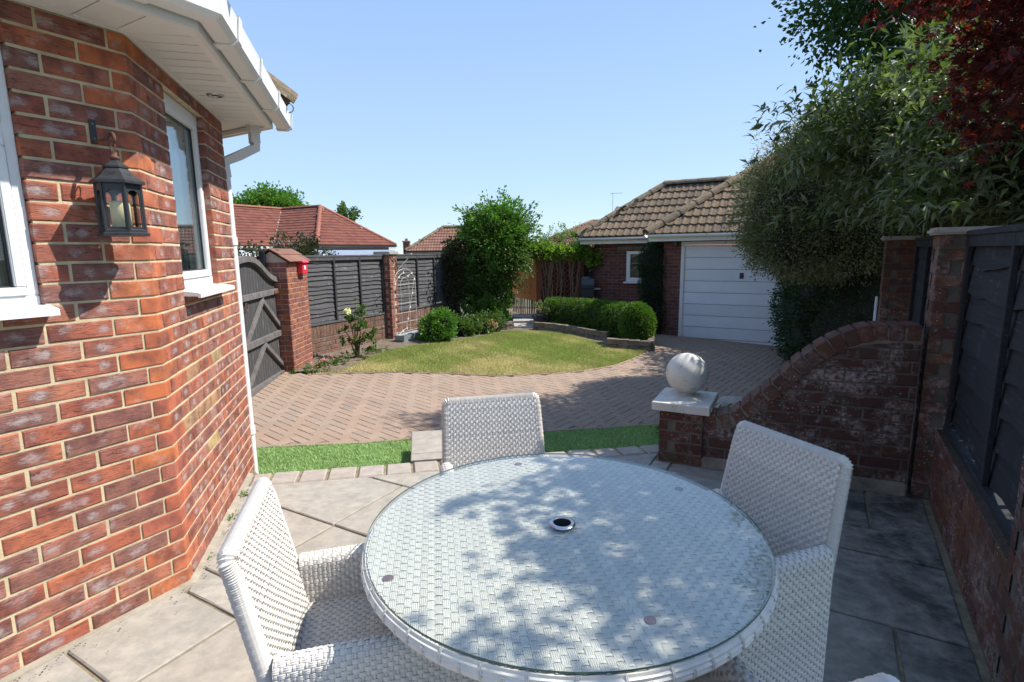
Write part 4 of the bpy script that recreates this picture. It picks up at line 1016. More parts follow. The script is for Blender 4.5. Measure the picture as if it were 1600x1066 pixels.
def lap_panel(label, name, O, d, n, L, z0, z1, nb, mat, matb, battens, group, tilt=.012, top=True, wave=.008, bw=.045, cat='fence'):
    th = thing(name, label, cat, tuple(np.asarray(O, float) + d * L / 2), group)
    ax = d if np.cross(d, n)[2] > 0 else -d; rot = frame(ax, n, UP)
    gauge = (z1 - z0) / nb; H = gauge * 1.25; meshes = []
    for v in range(5):
        rr = random.Random(v + 11); K = 14; P = []; ph = [rr.uniform(0, 6.28) for _ in range(3)]
        for i in range(K + 1):
            x = -L / 2 + L * i / K; t = i / K * 6.28
            wz = wave * (math.sin(t * 1 + ph[0]) + .7 * math.sin(t * 2.3 + ph[1]) + .4 * math.sin(t * 5 + ph[2]))
            for (y, z) in ((tilt + .005, -H / 2 + wz), (.004, H / 2), (-.004, H / 2), (tilt - .004, -H / 2 + wz)): P.append((x, y, z))
        F = []
        for i in range(K):
            for q in range(4): F.append((i * 4 + q, i * 4 + (q + 1) % 4, (i + 1) * 4 + (q + 1) % 4, (i + 1) * 4 + q))
        m = MB(); m.add(P, F); me = m.mesh('fence_board'); me.materials.append(mat); meshes.append(me)
    for k in range(nb):
        put('fence_board', meshes[R.randrange(5)], None, th, np.asarray(O) + d * L / 2 + UP * (z0 + gauge * (k + .5) + gauge * .12) + n * R.uniform(-.002, .003), rot)
    for s in battens:
        m = MB(); box_on(m, O, d, n, s - bw / 2, s + bw / 2, tilt + .006, tilt + .030, z0 - .02, z1 + .005); bevel(mk('batten', m, matb, th), .003)
        m = MB(); box_on(m, O, d, n, s - bw / 2, s + bw / 2, -.030, -.008, z0 - .02, z1 + .005); mk('batten', m, matb, th)
    m = MB(); box_on(m, O, d, n, 0, L, -.03, tilt + .036, z1 + .006, z1 + .036); bevel(mk('top_rail', m, mat, th), .004)
    m = MB(); box_on(m, O, d, n, 0, L, tilt + .006, tilt + .028, z1 - .05, z1 + .005); mk('rail', m, mat, th)
    m = MB(); box_on(m, O, d, n, 0, L, -.02, tilt + .032, z0 - .055, z0 - .021); bevel(mk('bottom_rail', m, mat, th), .004)
    return th
lap_panel('charcoal lap fence panel on the low wall at the right of the patio', 'fence_panel', on(-1.66, -.085), dR, nR, 1.66, .50, 1.57, 7, MT['fence_d'], MT['fence_d'], [.03, .69, 1.62], 'charcoal fence panels', wave=.012, bw=.035, tilt=.02)
lap_panel('charcoal lap fence panel behind the curved wall, seen in the gap between two pillars', 'fence_panel', on(.24, -.11), dR, nR, 2.46, .50, 1.57, 7, MT['fence_d'], MT['fence_d'], [.06, .85, 1.6, 2.4], 'charcoal fence panels', wave=.010, bw=.05)
pp = on(2.97 + .03, .19); m = MB(); m.tube([V3(pp[0], pp[1], -.45), V3(pp[0], pp[1], 1.0)], .012, 8)
tag(mk('waste_pipe', m, MT['upvc'], None, True), 'thin white pipe standing against the far boundary pillar', 'pipe')

# ================================================================== WOVEN FURNITURE
def weave(mb, S, Lu, Lv, pu=.0135, pv=.0125, amp=.0016, lift=.0015, sub=4, strands=3, wide=.98):
    """S(u,v)->(P,N) vectorised, u,v in metres. Weft bundles of thin strands run along u, over and under paired warp strands."""
    nu = max(2, round(Lu / pu)); nv = max(2, round(Lv / pv)); pu, pv = Lu / nu, Lv / nv
    prof = []
    for k in range(strands): prof += [(k / strands, 0.0), ((k + .5) / strands, 1.0)]
    prof.append((1.0, 0.0)); prof = np.array(prof); npf = len(prof); V = []; Fq = []; base = 0
    us = np.linspace(0, Lu, nu * sub + 1)
    for j in range(nv):
        ph = j % 2; h = amp * np.cos(np.pi * (us / pu - .5 + ph) )
        jit = NR.normal(0, .0004)
        vv = (j + .5) * pv + (prof[:, 0] - .5) * pv * wide
        U, W = np.meshgrid(us, vv, indexing='ij'); P, Nn = S(U.ravel(), np.clip(W.ravel(), 0, Lv))
        hh = (h[:, None] + jit + prof[None, :, 1] * .0011 + lift).ravel(); V.append(P + Nn * hh[:, None])
        n = len(us); a = np.arange(n - 1)[:, None] * npf + np.arange(npf - 1)[None, :]; a = a.ravel() + base
        Fq.append(np.c_[a, a + npf, a + npf + 1, a + 1]); base += n * npf
    prof2 = np.array([(0, 0), (.25, 1), (.5, 0), (.75, 1), (1, 0)]); np2 = len(prof2)
    vs = np.linspace(0, Lv, nv * 3 + 1)
    for i in range(nu):
        h = -amp * np.cos(np.pi * ((vs / pv - .5)) ) * 1.0; sgn = 1 if i % 2 == 0 else -1
        hc = np.sin(np.pi * (vs / pv - .5 + .5)) 
        hw = -amp * 1.25 * np.sign(1) * np.cos(np.pi * (i + .5 - .5 + 0)) * np.cos(np.pi * (vs / pv - .5))
        uu = (i + .5) * pu + (prof2[:, 0] - .5) * pu * .42
        Wv, U = np.meshgrid(vs, uu, indexing='ij'); P, Nn = S(U.ravel(), Wv.ravel())
        hh = (hw[:, None] + prof2[None, :, 1] * .0010 + lift).ravel(); V.append(P + Nn * hh[:, None])
        n = len(vs); a = np.arange(n - 1)[:, None] * np2 + np.arange(np2 - 1)[None, :]; a = a.ravel() + base
        Fq.append(np.c_[a, a + 1, a + np2 + 1, a + np2]); base += n * np2
    mb.v.append(np.concatenate(V)); q = np.concatenate(Fq) + mb.n; mb.f += [tuple(x) for x in q.tolist()]; mb.n += base
def loop_surface(path, d0, d1):
    """path: (k,3) centre curve points at u=0 and matching at u=1 (two arrays) -> S over (u along d, v along path)"""
    A, B = np.asarray(d0, float), np.asarray(d1, float); M_ = (A + B) / 2; l = np.r_[0, np.cumsum(np.linalg.norm(np.diff(M_, axis=0), axis=1))]
    Lu = np.linalg.norm(B[0] - A[0])
    def S(u, v):
        P0 = np.stack([np.interp(v, l, A[:, k]) for k in range(3)], 1); P1 = np.stack([np.interp(v, l, B[:, k]) for k in range(3)], 1)
        t = (u / Lu)[:, None]; P = P0 * (1 - t) + P1 * t; e = .004
        Q0 = np.stack([np.interp(v + e, l, M_[:, k]) for k in range(3)], 1) - np.stack([np.interp(v - e, l, M_[:, k]) for k in range(3)], 1)
        n = np.cross(P1 - P0, Q0); n /= np.linalg.norm(n, axis=1)[:, None] + 1e-12; return P, n
    return S, Lu, l[-1]
def rod(mb, pts, r, pitch=.0036, n=12, amp=.10, tie=None, sm=6):
    """tube wound with strands"""
    pts = np.array([np.asarray(p, float) for p in pts]); l = np.r_[0, np.cumsum(np.linalg.norm(np.diff(pts, axis=0), axis=1))]; k = max(4, int(l[-1] / pitch * 2)); L = np.linspace(0, l[-1], k)
    P = np.stack([np.interp(L, l, pts[:, i]) for i in range(3)], 1)
    # smooth the corners
    for _ in range(sm): P[1:-1] = P[1:-1] * .5 + (P[:-2] + P[2:]) * .25
    rr = [r * (1 + amp * (1 if i % 2 else -1) + .03 * math.sin(i * .9)) for i in range(k)]
    rr[0] *= .7; rr[-1] *= .7
    mb.tube(list(P), rr, n)
def arc(c, r, a0, a1, n, ex, ez): return [np.asarray(c) + ex * r * math.cos(t) + ez * r * math.sin(t) for t in np.linspace(a0, a1, n)]
X, Y_ = V3(1, 0, 0), V3(0, 1, 0)
CH = {}
def chair_parts():
    if CH: return CH
    # backrest: sheet from seat up the front, over the top, down the outer side. local frame: x width, y towards the table
    wb, wt = .240, .222; zs, zt = .40, .86
    yf = lambda z: -.205 - (z - .40) * .20
    xw = lambda z: wb + (wt - wb) * np.clip((z - .4) / .46, 0, 1)
    def section(x0):
        p = []
        for z in np.linspace(.40, zt - .012, 14): p.append((x0(z), yf(z) + .002, z))
        cy, cz = yf(zt - .012) - .019, zt - .012
        for t in np.linspace(.25, math.pi - .25, 6): p.append((x0(cz), cy + .021 * math.cos(t), cz + .013 * math.sin(t)))
        for z in np.linspace(zt - .012, .14, 16): p.append((x0(z), (yf(z) if z > .4 else yf(.4)) - .040, z))
        return np.array(p)
    A = section(lambda z: -xw(z) + .016); B = section(lambda z: xw(z) - .016)
    S, Lu, Lv = loop_surface(None, A, B)
    m = MB(); weave(m, S, Lu, Lv)
    yr = lambda z: (yf(z) if z > .4 else yf(.4)) - .019
    pth = [V3(-xw(z) + .012, yr(z), z) for z in np.linspace(.12, zt - .05, 14)] + [V3(-wt + .013, yr(zt), zt - .018), V3(-wt + .022, yr(zt), zt - .010)] + [V3(x, yr(zt), zt - .010) for x in np.linspace(-wt + .05, wt - .05, 8)] + [V3(wt - .022, yr(zt), zt - .010), V3(wt - .013, yr(zt), zt - .018)] + [V3(xw(z) - .012, yr(z), z) for z in np.linspace(zt - .05, .12, 14)]
    rod(m, pth, .0190, pitch=.0056, n=14, sm=2, amp=.15)
    CH['backrest'] = m
    m = MB(); m.box(V3(0, -.275, .60), X, V3(0, math.cos(math.atan(.2)), math.sin(math.atan(.2)) * 0) , UP, .0, .0, .0)
    m = MB()
    for sx in (0,):
        q = [(-xw(.14) + .01, yf(.4) - .012, .14), (xw(.14) - .01, yf(.4) - .012, .14), (xw(.4) - .01, yf(.4) - .012, .4), (-xw(.4) + .01, yf(.4) - .012, .4), (-xw(.84) + .01, yf(.83) - .012, .83), (xw(.84) - .01, yf(.83) - .012, .83)]
        q2_ = [(a, b - .025, c) for a, b, c in q]
        m.add(q + q2_, [(0, 1, 2, 3), (3, 2, 5, 4), (7, 6, 9, 8), (8, 9, 10, 11), (4, 5, 11, 10)])
    CH['lining'] = m
    # seat
    m = MB()
    def Sf(u, v):
        P = np.stack([u - .200, v - .215, .445 + 0 * u], 1); return P, np.tile(V3(0, 0, 1), (len(u), 1))
    weave(m, Sf, .40, .475)
    def Sf2(u, v):
        P = np.stack([u - .200, .262 + 0 * u, .445 - v], 1); return P, np.tile(V3(0, 1, 0), (len(u), 1))
    weave(m, Sf2, .40, .09); rod(m, [V3(-.20, .262, .442), V3(.20, .262, .442)], .012)
    m.box(V3(0, .02, .41), X, Y_, UP, .20, .235, .03); CH['seat'] = m
    # arms: full side sheets folded over a rolled top
    for nm, sx in (('armrest', 1), ('armrest2', -1)):
        zt2 = lambda y:   .605 - .012 * ((y - .25) / .5) ** 2
        def sec(y):
            p = []; zz = zt2(y) - .026; xi, xo = .198, .252
            for z in np.linspace(.40, zz, 8): p.append((sx * xi, y, z))
            for t in np.linspace(math.pi - .15, .15, 8): p.append((sx * ((xi + xo) / 2 + (xo - xi) / 2 * math.cos(t)), y, zz + .026 * math.sin(t)))
            for z in np.linspace(zz, .14, 12): p.append((sx * xo, y, z))
            return np.array(p)
        y0, y1 = -.235, .255
        A, B = sec(y0), sec(y1)
        if sx > 0: A, B = B, A
        S, Lu, Lv = loop_surface(None, A, B); m = MB(); weave(m, S, Lu, Lv, strands=3)
        rod(m, [V3(sx * .225, .255, .14), V3(sx * .225, .262, .30), V3(sx * .225, .262, .55), V3(sx * .225, .235, .577)], .026)
        m.box(V3(sx * .225, .01, .36), Y_, X, UP, .24, .02, .21); CH[nm] = m
    for i, (lx, ly) in enumerate(((-.22, -.235), (.22, -.235), (-.22, .24), (.22, .24))):
        m = MB(); rod(m, [V3(lx, ly, .012), V3(lx, ly, .16)], .024); m.tube([V3(lx, ly, .001), V3(lx, ly, .014)], .018, 10); CH['leg%d' % i] = m
    for k in list(CH):
        me = CH[k].mesh(k.rstrip('0123456789')); me.materials.append(MT['wickbase'] if k == 'lining' else MT['wicker']); CH[k] = me
    return CH
def chair(label, mid, face_az):
    """mid: world (x,y) of the middle of the top edge; face_az: where it looks"""
    cp = chair_parts(); f = az(face_az); rt = V3(f[1], -f[0], 0); o = V3(mid[0], mid[1], 0) + f * .32
    t = thing('rattan_chair', label, 'chair', tuple(o), 'pale grey rattan armchairs round the table')
    rot = frame(rt, f, UP)
    for k in cp:
        nm = k.rstrip('0123456789'); put({'leg': 'leg', 'armrest': 'armrest'}.get(nm, nm), cp[k], None, t, o, rot)
    return t
chair('pale grey woven armchair across the table, its sunlit back against the drive', (-.10, 2.415), 168)
chair('pale grey woven armchair left of the table, nearest the house wall', (-.70, 1.31), 76)
chair('pale grey woven armchair right of the table, shaded by the boundary fence', (.97, 1.80), 247)
chair('pale grey woven armchair nearest the viewer, only an arm and a rounded back corner showing', (.380, .668), 344)

TC = V3(.139, 1.452, 0)
tb = thing('round_table', 'round woven rattan table with a glass top and a steel parasol ring in the middle', 'table', tuple(TC))
m = MB(); RT = .548
ta = rad(8)
def St(u, v):
    x = u - .56; y = v - .56; P = np.stack([TC[0] + x * math.cos(ta) - y * math.sin(ta), TC[1] + x * math.sin(ta) + y * math.cos(ta), .7265 + 0 * x], 1); return P, np.tile(V3(0, 0, 1), (len(u), 1))
def weave_disc():
    mb = MB(); weave(mb, lambda u, v: St(v, u), 1.12, 1.12, pu=.0165, pv=.0175, strands=4, amp=.0012, sub=3); v = np.concatenate(mb.v); F = np.array(mb.f)
    c = v[F].mean(1) - TC; r = np.hypot(c[:, 0], c[:, 1]); F = F[(r < RT) & (r > .028)]; used = np.unique(F); mp = np.zeros(len(v), int); mp[used] = np.arange(len(used)); return v[used], mp[F]
v, F = weave_disc(); me = fastmesh('tabletop', v - TC, F); me.flip_normals(); put('tabletop', me, MT['wicker'], tb, TC)
m = MB(); m.lathe([(.03, .7245), (.55, .7245), (.55, .70), (.03, .70)], TC, 64); mk('underlay', m, MT['wickbase'], tb)
# woven rim
m = MB(); prof = []
for i, t in enumerate(np.linspace(rad(70), rad(-105), 15)): rr = .0215 + (.0024 if i % 2 else -.0012); prof.append((.541 + rr * math.cos(t) * 1.0, .7045 + rr * 1.05 * math.sin(t)))
m.lathe(prof, TC, 180); rim = mk('rim', m, MT['wicker'], tb)
m = MB()
for k in range(74):
    a = 2 * math.pi * k / 74
    for da in (-.0028, .0028):
        d = V3(math.cos(a + da), math.sin(a + da), 0); tt = (np.linspace(rad(62), rad(-20), 6) if k % 2 else np.linspace(rad(20), rad(-95), 6))
        m.tube([TC + d * (.541 + .0240 * math.cos(t)) + UP * (.7045 + .0248 * math.sin(t)) for t in tt], .0016, 5)
mk('tie', m, MT['wicker'], tb, kind='stuff')
m = MB(); m.lathe([(.030, .7335), (.5545, .7335), (.5565, .7355), (.5565, .7385), (.5545, .7405), (.030, .7405), (.030, .7335)], TC, 128); mk('glass_top', m, MT['tglass'], tb)
m = MB(); m.lathe([(.5568, .7345), (.5572, .7355), (.5572, .7385), (.5568, .7395)], TC, 128); mk('glass_edge', m, MT['glassedge'], tb)
m = MB(); m.lathe([(.0255, .7405), (.0255, .7450), (.027, .7460), (.0365, .7452), (.0385, .7415)], TC, 40); mk('parasol_ring', m, MT['metal'], tb, True)
m = MB(); m.lathe([(.0, .66), (.025, .66), (.025, .7445)], TC, 32); mk('sleeve', m, MT['blackmetal'], tb, True)
pad = mat_simple("brown_rubber_pad", (.20, .12, .11), .5, 40, .4, .1)
for (x, y) in ((-.115, .50), (-.385, .235), (.46, .27), (.20, -.39)):
    pass
import math as _m
for (px, py) in ((.018, 1.925), (-.313, 1.213), (.553, 1.695), (.291, 1.048)):
    m = MB(); m.lathe([(.0, .7325), (.0125, .7325), (.0135, .7318), (.0135, .729)], V3(px, py, 0), 18); mk('rubber_pad', m, pad, tb)
for k in range(4):
    a = rad(45 + 90 * k + 8); d = V3(math.cos(a), math.sin(a), 0); m = MB(); rod(m, [TC + d * .30 + UP * .02, TC + d * .32 + UP * .70], .03, n=10); m.tube([TC + d * .30 + UP * .001, TC + d * .30 + UP * .03], .022, 8); mk('leg', m, MT['wicker'], tb)
for k in range(2):
    a = rad(45 + 90 * k + 8); d = V3(math.cos(a), math.sin(a), 0); m = MB(); rod(m, [TC - d * .30 + UP * (.20 + .0 * k), TC + d * .30 + UP * (.20 + .0 * k)] if k == 0 else [TC - d * .31 + UP * .245, TC + d * .31 + UP * .245], .018, n=8); mk('stretcher', m, MT['wicker'], tb)

# ================================================================== FOLIAGE TOOLS
def rand_rot(n, up=0.0):
    a = NR.normal(0, 1, (n, 3)); a[:, 2] = a[:, 2] * (1 - .6 * up) ; a /= np.linalg.norm(a, axis=1)[:, None]; b = NR.normal(0, 1, (n, 3)); b[:, 2] += up * 2
    b -= a * (a * b).sum(1)[:, None]; b /= np.linalg.norm(b, axis=1)[:, None] + 1e-9; return a, b, np.cross(a, b)   # axis, normal, side
def leaf_verts(P, ax, nn, sd, L, W, fold=.25, curl=.0):
    """six-point folded leaves: 4 quads->4 tris"""
    k = len(P); L = L[:, None]; W = W[:, None]; V = np.zeros((k, 6, 3))
    V[:, 0] = P; V[:, 1] = P + ax * L * .42 + sd * W * .5 + nn * W * fold; V[:, 2] = P + ax * L * .42 - sd * W * .5 + nn * W * fold
    V[:, 3] = P + ax * L * .45; V[:, 4] = P + ax * L - nn * L * curl; V[:, 5] = P + ax * L * .75 - nn * L * curl * .5
    V[:, 3] -= nn * L * curl * .1
    b = (np.arange(k) * 6)[:, None]
    T = np.concatenate([b + [0, 3, 1], b + [0, 2, 3], b + [1, 3, 4], b + [3, 2, 4]], 1).reshape(-1, 3)
    return V.reshape(-1, 3), T
def quad_leaf(P, ax, nn, sd, L, W, fold=.2):
    k = len(P); L = L[:, None]; W = W[:, None]; V = np.zeros((k, 4, 3))
    V[:, 0] = P; V[:, 1] = P + ax * L * .5 + sd * W * .5 + nn * W * fold; V[:, 2] = P + ax * L; V[:, 3] = P + ax * L * .5 - sd * W * .5 + nn * W * fold
    b = (np.arange(k) * 4)[:, None]; return V.reshape(-1, 3), np.concatenate([b + [0, 1, 2], b + [0, 2, 3]], 1).reshape(-1, 3)
def blob_pts(blobs, n, shell=.35, clump=.12, nclump=None, rough=.18):
    """points in clumps through the outer part of ellipsoids; blobs (cx,cy,cz,rx,ry,rz)"""
    B = np.array(blobs, float); w = (B[:, 3] * B[:, 4] + B[:, 4] * B[:, 5] + B[:, 3] * B[:, 5]); w /= w.sum(); nc = nclump or max(20, n // 22)
    bi = NR.choice(len(B), nc, p=w); d = NR.normal(0, 1, (nc, 3)); d /= np.linalg.norm(d, axis=1)[:, None]
    r = 1 - shell * NR.rand(nc) ** 1.6 + rough * NR.normal(0, .5, nc); Cc = B[bi, :3] + d * B[bi, 3:] * r[:, None]
    ci = NR.randint(0, nc, n); P = Cc[ci] + NR.normal(0, clump * .5, (n, 3)); return P, d[ci], Cc
def foliage(name, parent, blobs, n, L, W, mat, shell=.4, clump=.14, up=.4, out=.6, rough=.18, nclump=None, zmin=None, keep=None, fold=.25, droop=0.0, kindstuff=True):
    P, D, Cc = blob_pts(blobs, n, shell, clump, nclump, rough)
    if zmin is not None:
        k = P[:, 2] > (zmin(P) if callable(zmin) else zmin); P, D = P[k], D[k]
    if keep is not None: k = keep(P); P, D = P[k], D[k]
    n = len(P); ax, nn, sd = rand_rot(n, up); ax = ax * (1 - out) + D * out + V3(0, 0, -droop); ax /= np.linalg.norm(ax, axis=1)[:, None]; nn = nn - ax * (ax * nn).sum(1)[:, None]; nn /= np.linalg.norm(nn, axis=1)[:, None] + 1e-9; sd = np.cross(ax, nn)
    s = NR.uniform(.65, 1.25, n); V, T = quad_leaf(P, ax, nn, sd, L * s, W * s, fold)
    c = V.mean(0); o = put(name, fastmesh(name, V - c, None, T), mat, parent, c)
    if kindstuff: o["kind"] = 'stuff'
    return o
def trunk(parent, base, tips, r0=.06, name='trunk', mat=None, seg=6, wob=.06):
    m = MB(); base = np.asarray(base, float)
    for t in tips:
        t = np.asarray(t, float); pts = []; 
        for i in range(seg + 1):
            f = i / seg; p = base * (1 - f) + t * f + UP * (math.sin(f * math.pi) * .1) ; p = p + V3(R.uniform(-1, 1), R.uniform(-1, 1), 0) * wob * math.sin(f * math.pi); pts.append(p)
        m.tube(pts, [r0 * (1 - .8 * i / seg) for i in range(seg + 1)], 6)
    return mk(name, m, mat or MT['bark'], parent)
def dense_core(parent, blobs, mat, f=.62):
    """near-black lumps: shade among the leaves put into colour, closing the view through a shrub"""
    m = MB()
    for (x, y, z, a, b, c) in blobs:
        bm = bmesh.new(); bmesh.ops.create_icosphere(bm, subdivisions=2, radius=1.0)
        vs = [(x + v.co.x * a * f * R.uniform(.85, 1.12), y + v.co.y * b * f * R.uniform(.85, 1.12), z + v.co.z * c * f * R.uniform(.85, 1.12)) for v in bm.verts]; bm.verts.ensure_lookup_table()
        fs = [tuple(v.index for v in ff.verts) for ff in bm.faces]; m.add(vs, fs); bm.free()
    return mk('shade_core', m, mat, parent, kind='stuff')
MT['twigs'] = mat_simple("dark_shade_core", (.018, .02, .01), 1.0, 14, .5, 1, 30, .05)  # near black, paints the shaded gaps between leaves
def tree(name, label, cat, base, blobs, n, L, W, mat, group=None, core_=None, trunk_r=.08, tips=None, **kw):
    t = thing(name, label, cat, tuple(base), group)
    trunk(t, base, tips or [V3(b[0], b[1], b[2]) + V3(R.uniform(-.3, .3) * b[3], R.uniform(-.3, .3) * b[4], .3 * b[5]) for b in blobs], trunk_r)
    foliage('crown', t, blobs, n, L, W, mat, **kw)
    if core_: dense_core(t, blobs, MT['twigs'], core_)
    return t

# ================================================================== GARAGE
G0 = V3(3.682, 11.608, 0); gx, gy = az(120), az(30); gn = -gy
def gp_(x, y, z=0): return G0 + gx * x + gy * y + UP * z
ZG = -.45
gar = thing('garage', 'brick garage with a white panelled door, small window and mossy tiled roof', 'garage', tuple(gp_(0, 0, ZG)))
NG = 30
# front block: door opening from x=-.04 to 2.32
cells = courses(-.42, 4.6, ZG, NG, holes=[(-.05, 2.33, ZG, 1.69)], off=.02, off2=.13)
lay(gar, cells, gp_(0, 0), gx, gn, MT['brick_gar'], cap=150)
core(gar, gp_(0, 0), gx, gn, rect_minus(-.42, 4.6, ZG, ZG + NG * .075, [(-.05, 2.33, ZG, 1.69)]), MT['mortar_d'])
cells = courses(0, 1.0, ZG, NG, off=.02, off2=.13); lay(gar, cells, gp_(-.42, 0), gy, -gx, MT['brick_gar'], cap=0); core(gar, gp_(-.42, 0), gy, -gx, [(0.006, 1.0, ZG, ZG + NG * .075)], MT['mortar_d'])
# left wing, set back
yl = .85; cells = courses(-2.36, -.43, ZG, NG, holes=[(-1.53, -.93, .78, 1.53)], off=.05, off2=.16)
lay(gar, cells, gp_(0, yl), gx, gn, MT['brick_gar'], cap=140)
core(gar, gp_(0, yl), gx, gn, rect_minus(-2.36, -.43, ZG, ZG + NG * .075, [(-1.53, -.93, .78, 1.53)]), MT['mortar_d'])
cells = courses(0, 3.2, ZG, NG, off=.02, off2=.13); lay(gar, cells, gp_(-2.36, yl), gy, -gx, MT['brick_gar'], cap=0); core(gar, gp_(-2.36, yl), gy, -gx, [(0.006, 3.2, ZG, ZG + NG * .075)], MT['mortar_d'])
window(gar, gp_(0, yl), gx, gn, -1.53, -.93, .78, 1.53, rec=.01, fw=.05, sw=.045)
sill(gar, gp_(0, yl), gx, gn, -1.58, -.88, .78, .05)
m = MB(); box_on(m, gp_(0, yl), gx, gn, -1.75, -.75, -.02, .006, 1.535, 1.62); bevel(mk('lintel', m, MT['mortar_d'], gar), .004)
m = MB(); box_on(m, gp_(0, yl), gx, gn, -2.2, -.5, -.9, -.92, ZG, 1.9); box_on(m, gp_(0, yl), gx, gn, -2.2, -.5, -.12, -.92, .3, .32); mk('room', m, mat_simple("pinkish_store_wall", (.30, .20, .17), .9, 3, .3, .05), gar)
# door: frame, leaf with horizontal ribs
m = MB(); box_on(m, gp_(0, 0), gx, gn, -.05, .02, -.09, .004, ZG, 1.62); box_on(m, gp_(0, 0), gx, gn, 2.26, 2.33, -.09, .004, ZG, 1.62); box_on(m, gp_(0, 0), gx, gn, -.05, 2.33, -.09, .006, 1.622, 1.69); bevel(mk('door_frame', m, MT['fascia'], gar), .003)
zs = np.linspace(-.365, 1.60, 9)
wd = mat_simple("white_painted_door_panel", (.74, .76, .79), .45, 3, .04, .15, 60)
dr = thing('door', None, None, tuple(gp_(1.14, .05, ZG))); dr.parent = gar; dr.location = Vector(WL[dr.name]) - Vector(wloc(gar))
for i in range(8):
    m = MB(); box_on(m, gp_(0, 0), gx, gn, .035, 2.245, -.055, -.035, zs[i] + .0045, zs[i + 1] - .0045); bevel(mk('door_panel', m, wd, dr), .005, 2)
m = MB(); box_on(m, gp_(0, 0), gx, gn, .028, 2.252, -.06, -.048, -.375, 1.605); mk('door_backing', m, MT['wickbase'], dr)
m = MB(); box_on(m, gp_(0, 0), gx, gn, .022, 2.258, -.06, -.03, -.42, -.372); mk('door_rail', m, MT['upvc'], dr)
m = MB(); box_on(m, gp_(0, 0), gx, gn, 1.13, 1.21, -.034, -.026, .92, 1.04); box_on(m, gp_(0, 0), gx, gn, 1.155, 1.185, -.026, .0, .965, 1.0); bevel(mk('handle', m, MT['blackmetal'], dr), .003)
# wall lamp by the door
m = MB(); box_on(m, gp_(0, 0), gx, gn, -.20, -.12, .0, .09, 1.60, 1.72); bevel(mk('wall_light', m, MT['blackmetal'], gar), .01)
# eaves
def eaves(P0, d, n, s0, s1, z, over=.25):
    m = MB(); box_on(m, P0, d, n, s0, s1, over, over + .02, z - .11, z + .05); mk('fascia', m, MT['fascia'], gar)
    m = MB(); box_on(m, P0, d, n, s0, s1, -.02, over, z - .105, z - .095); mk('soffit', m, MT['upvc_soffit'], gar)
    m = MB(); pr = [(over + .022 + .055 - .055 * math.cos(t), z + .03 - .06 * math.sin(t)) for t in np.linspace(0, math.pi, 9)]; pr2 = [(over + .022 + .055 - .049 * math.cos(t), z + .03 - .054 * math.sin(t)) for t in np.linspace(math.pi, 0, 9)]
    m.sweep(pr + pr2, [(P0 + d * s0, n), (P0 + d * s1, n)]); mk('gutter', m, MT['upvc'], gar, True)
    for s in np.arange(s0 + .3, s1, .9):
        m = MB(); m.sweep([(a + .004 * math.copysign(1, a - over - .077), b - .004) for a, b in pr] + [(a, b) for a, b in pr[::-1]], [(P0 + d * (s - .015), n), (P0 + d * (s + .015), n)]); mk('gutter_bracket', m, MT['upvc'], gar)
ZGE = 1.815
eaves(gp_(0, yl), gx, gn, -2.62, -.43, ZGE - .02, .25); eaves(gp_(0, 0), gx, gn, -.68, 4.8, ZGE, .25); eaves(gp_(-.42, 0), gy, -gx, -.25, .6, ZGE, .25); eaves(gp_(-2.36, yl), gy, -gx, -.25, 3.3, ZGE - .02, .25)
pt = rad(37); cp_, sp_ = math.cos(pt), math.sin(pt)
HW = 1.68; x0 = -2.36 - .33; y0 = yl - .33; zr = ZGE + .05
sl = HW / cp_; up1 = gy * cp_ + UP * sp_
tiled(gar, gp_(x0, y0, zr), gx, up1, [(0, -.02), (4.6, -.02), (4.6, sl), (HW, sl)], MT['tile_g'], cap=110)
upl = gx * cp_ + UP * sp_; tiled(gar, gp_(x0, y0, zr), gy, upl, [(0, -.02), (2 * HW, -.02), (HW, sl)], MT['tile_g'], cap=0)
g = MB(); a_, b_, c_, d_ = gp_(x0 + .02, y0 + .02, zr - .02), gp_(x0 + 4.6, y0 + .02, zr - .02), gp_(x0 + 4.6, y0 + HW, zr + HW * math.tan(pt) - .03), gp_(x0 + HW, y0 + HW, zr + HW * math.tan(pt) - .03); e_ = gp_(x0 + .02, y0 + 2 * HW, zr - .02); g.add([a_, b_, c_, d_, e_], [(0, 1, 2, 3), (0, 3, 4)]); mk('roof_felt', g, MT['lead'], gar)
ridge(gar, gp_(x0 + .02, y0 + .02, zr + .02), gp_(x0 + HW, y0 + HW, zr + HW * math.tan(pt) + .02), MT['hip'], .12)
ridge(gar, gp_(x0 + HW, y0 + HW, zr + HW * math.tan(pt) + .03), gp_(x0 + 5, y0 + HW, zr + HW * math.tan(pt) + .03), MT['hip'], .12)
# front block roof
H2 = 2.45; x1 = -.42 - .30; y1 = -.33; s2 = H2 / cp_
tiled(gar, gp_(x1, y1, zr), gx, up1, [(0, -.02), (5.3, -.02), (5.3 , s2), (H2, s2)], MT['tile_g'], cap=130)
g = MB(); zt2_ = zr + H2 * math.tan(pt) - .03; a_, b_, c_, d_, e_ = gp_(x1 + .02, y1 + .02, zr - .02), gp_(x1 + 5.3, y1 + .02, zr - .02), gp_(x1 + 5.3, y1 + H2, zt2_), gp_(x1 + H2, y1 + H2, zt2_), gp_(x1 + .02, y1 + 2 * H2, zr - .02); g.add([a_, b_, c_, d_, e_], [(0, 1, 2, 3), (0, 3, 4)]); mk('roof_felt', g, MT['lead'], gar)
ridge(gar, gp_(x1 + .0, y1 + .0, zr + .02), gp_(x1 + H2, y1 + H2, zt2_ + .05), MT['hip'], .13)
ridge(gar, gp_(x1 + H2, y1 + H2, zt2_ + .05), gp_(x1 + 5.3, y1 + H2, zt2_ + .05), MT['hip'], .13)

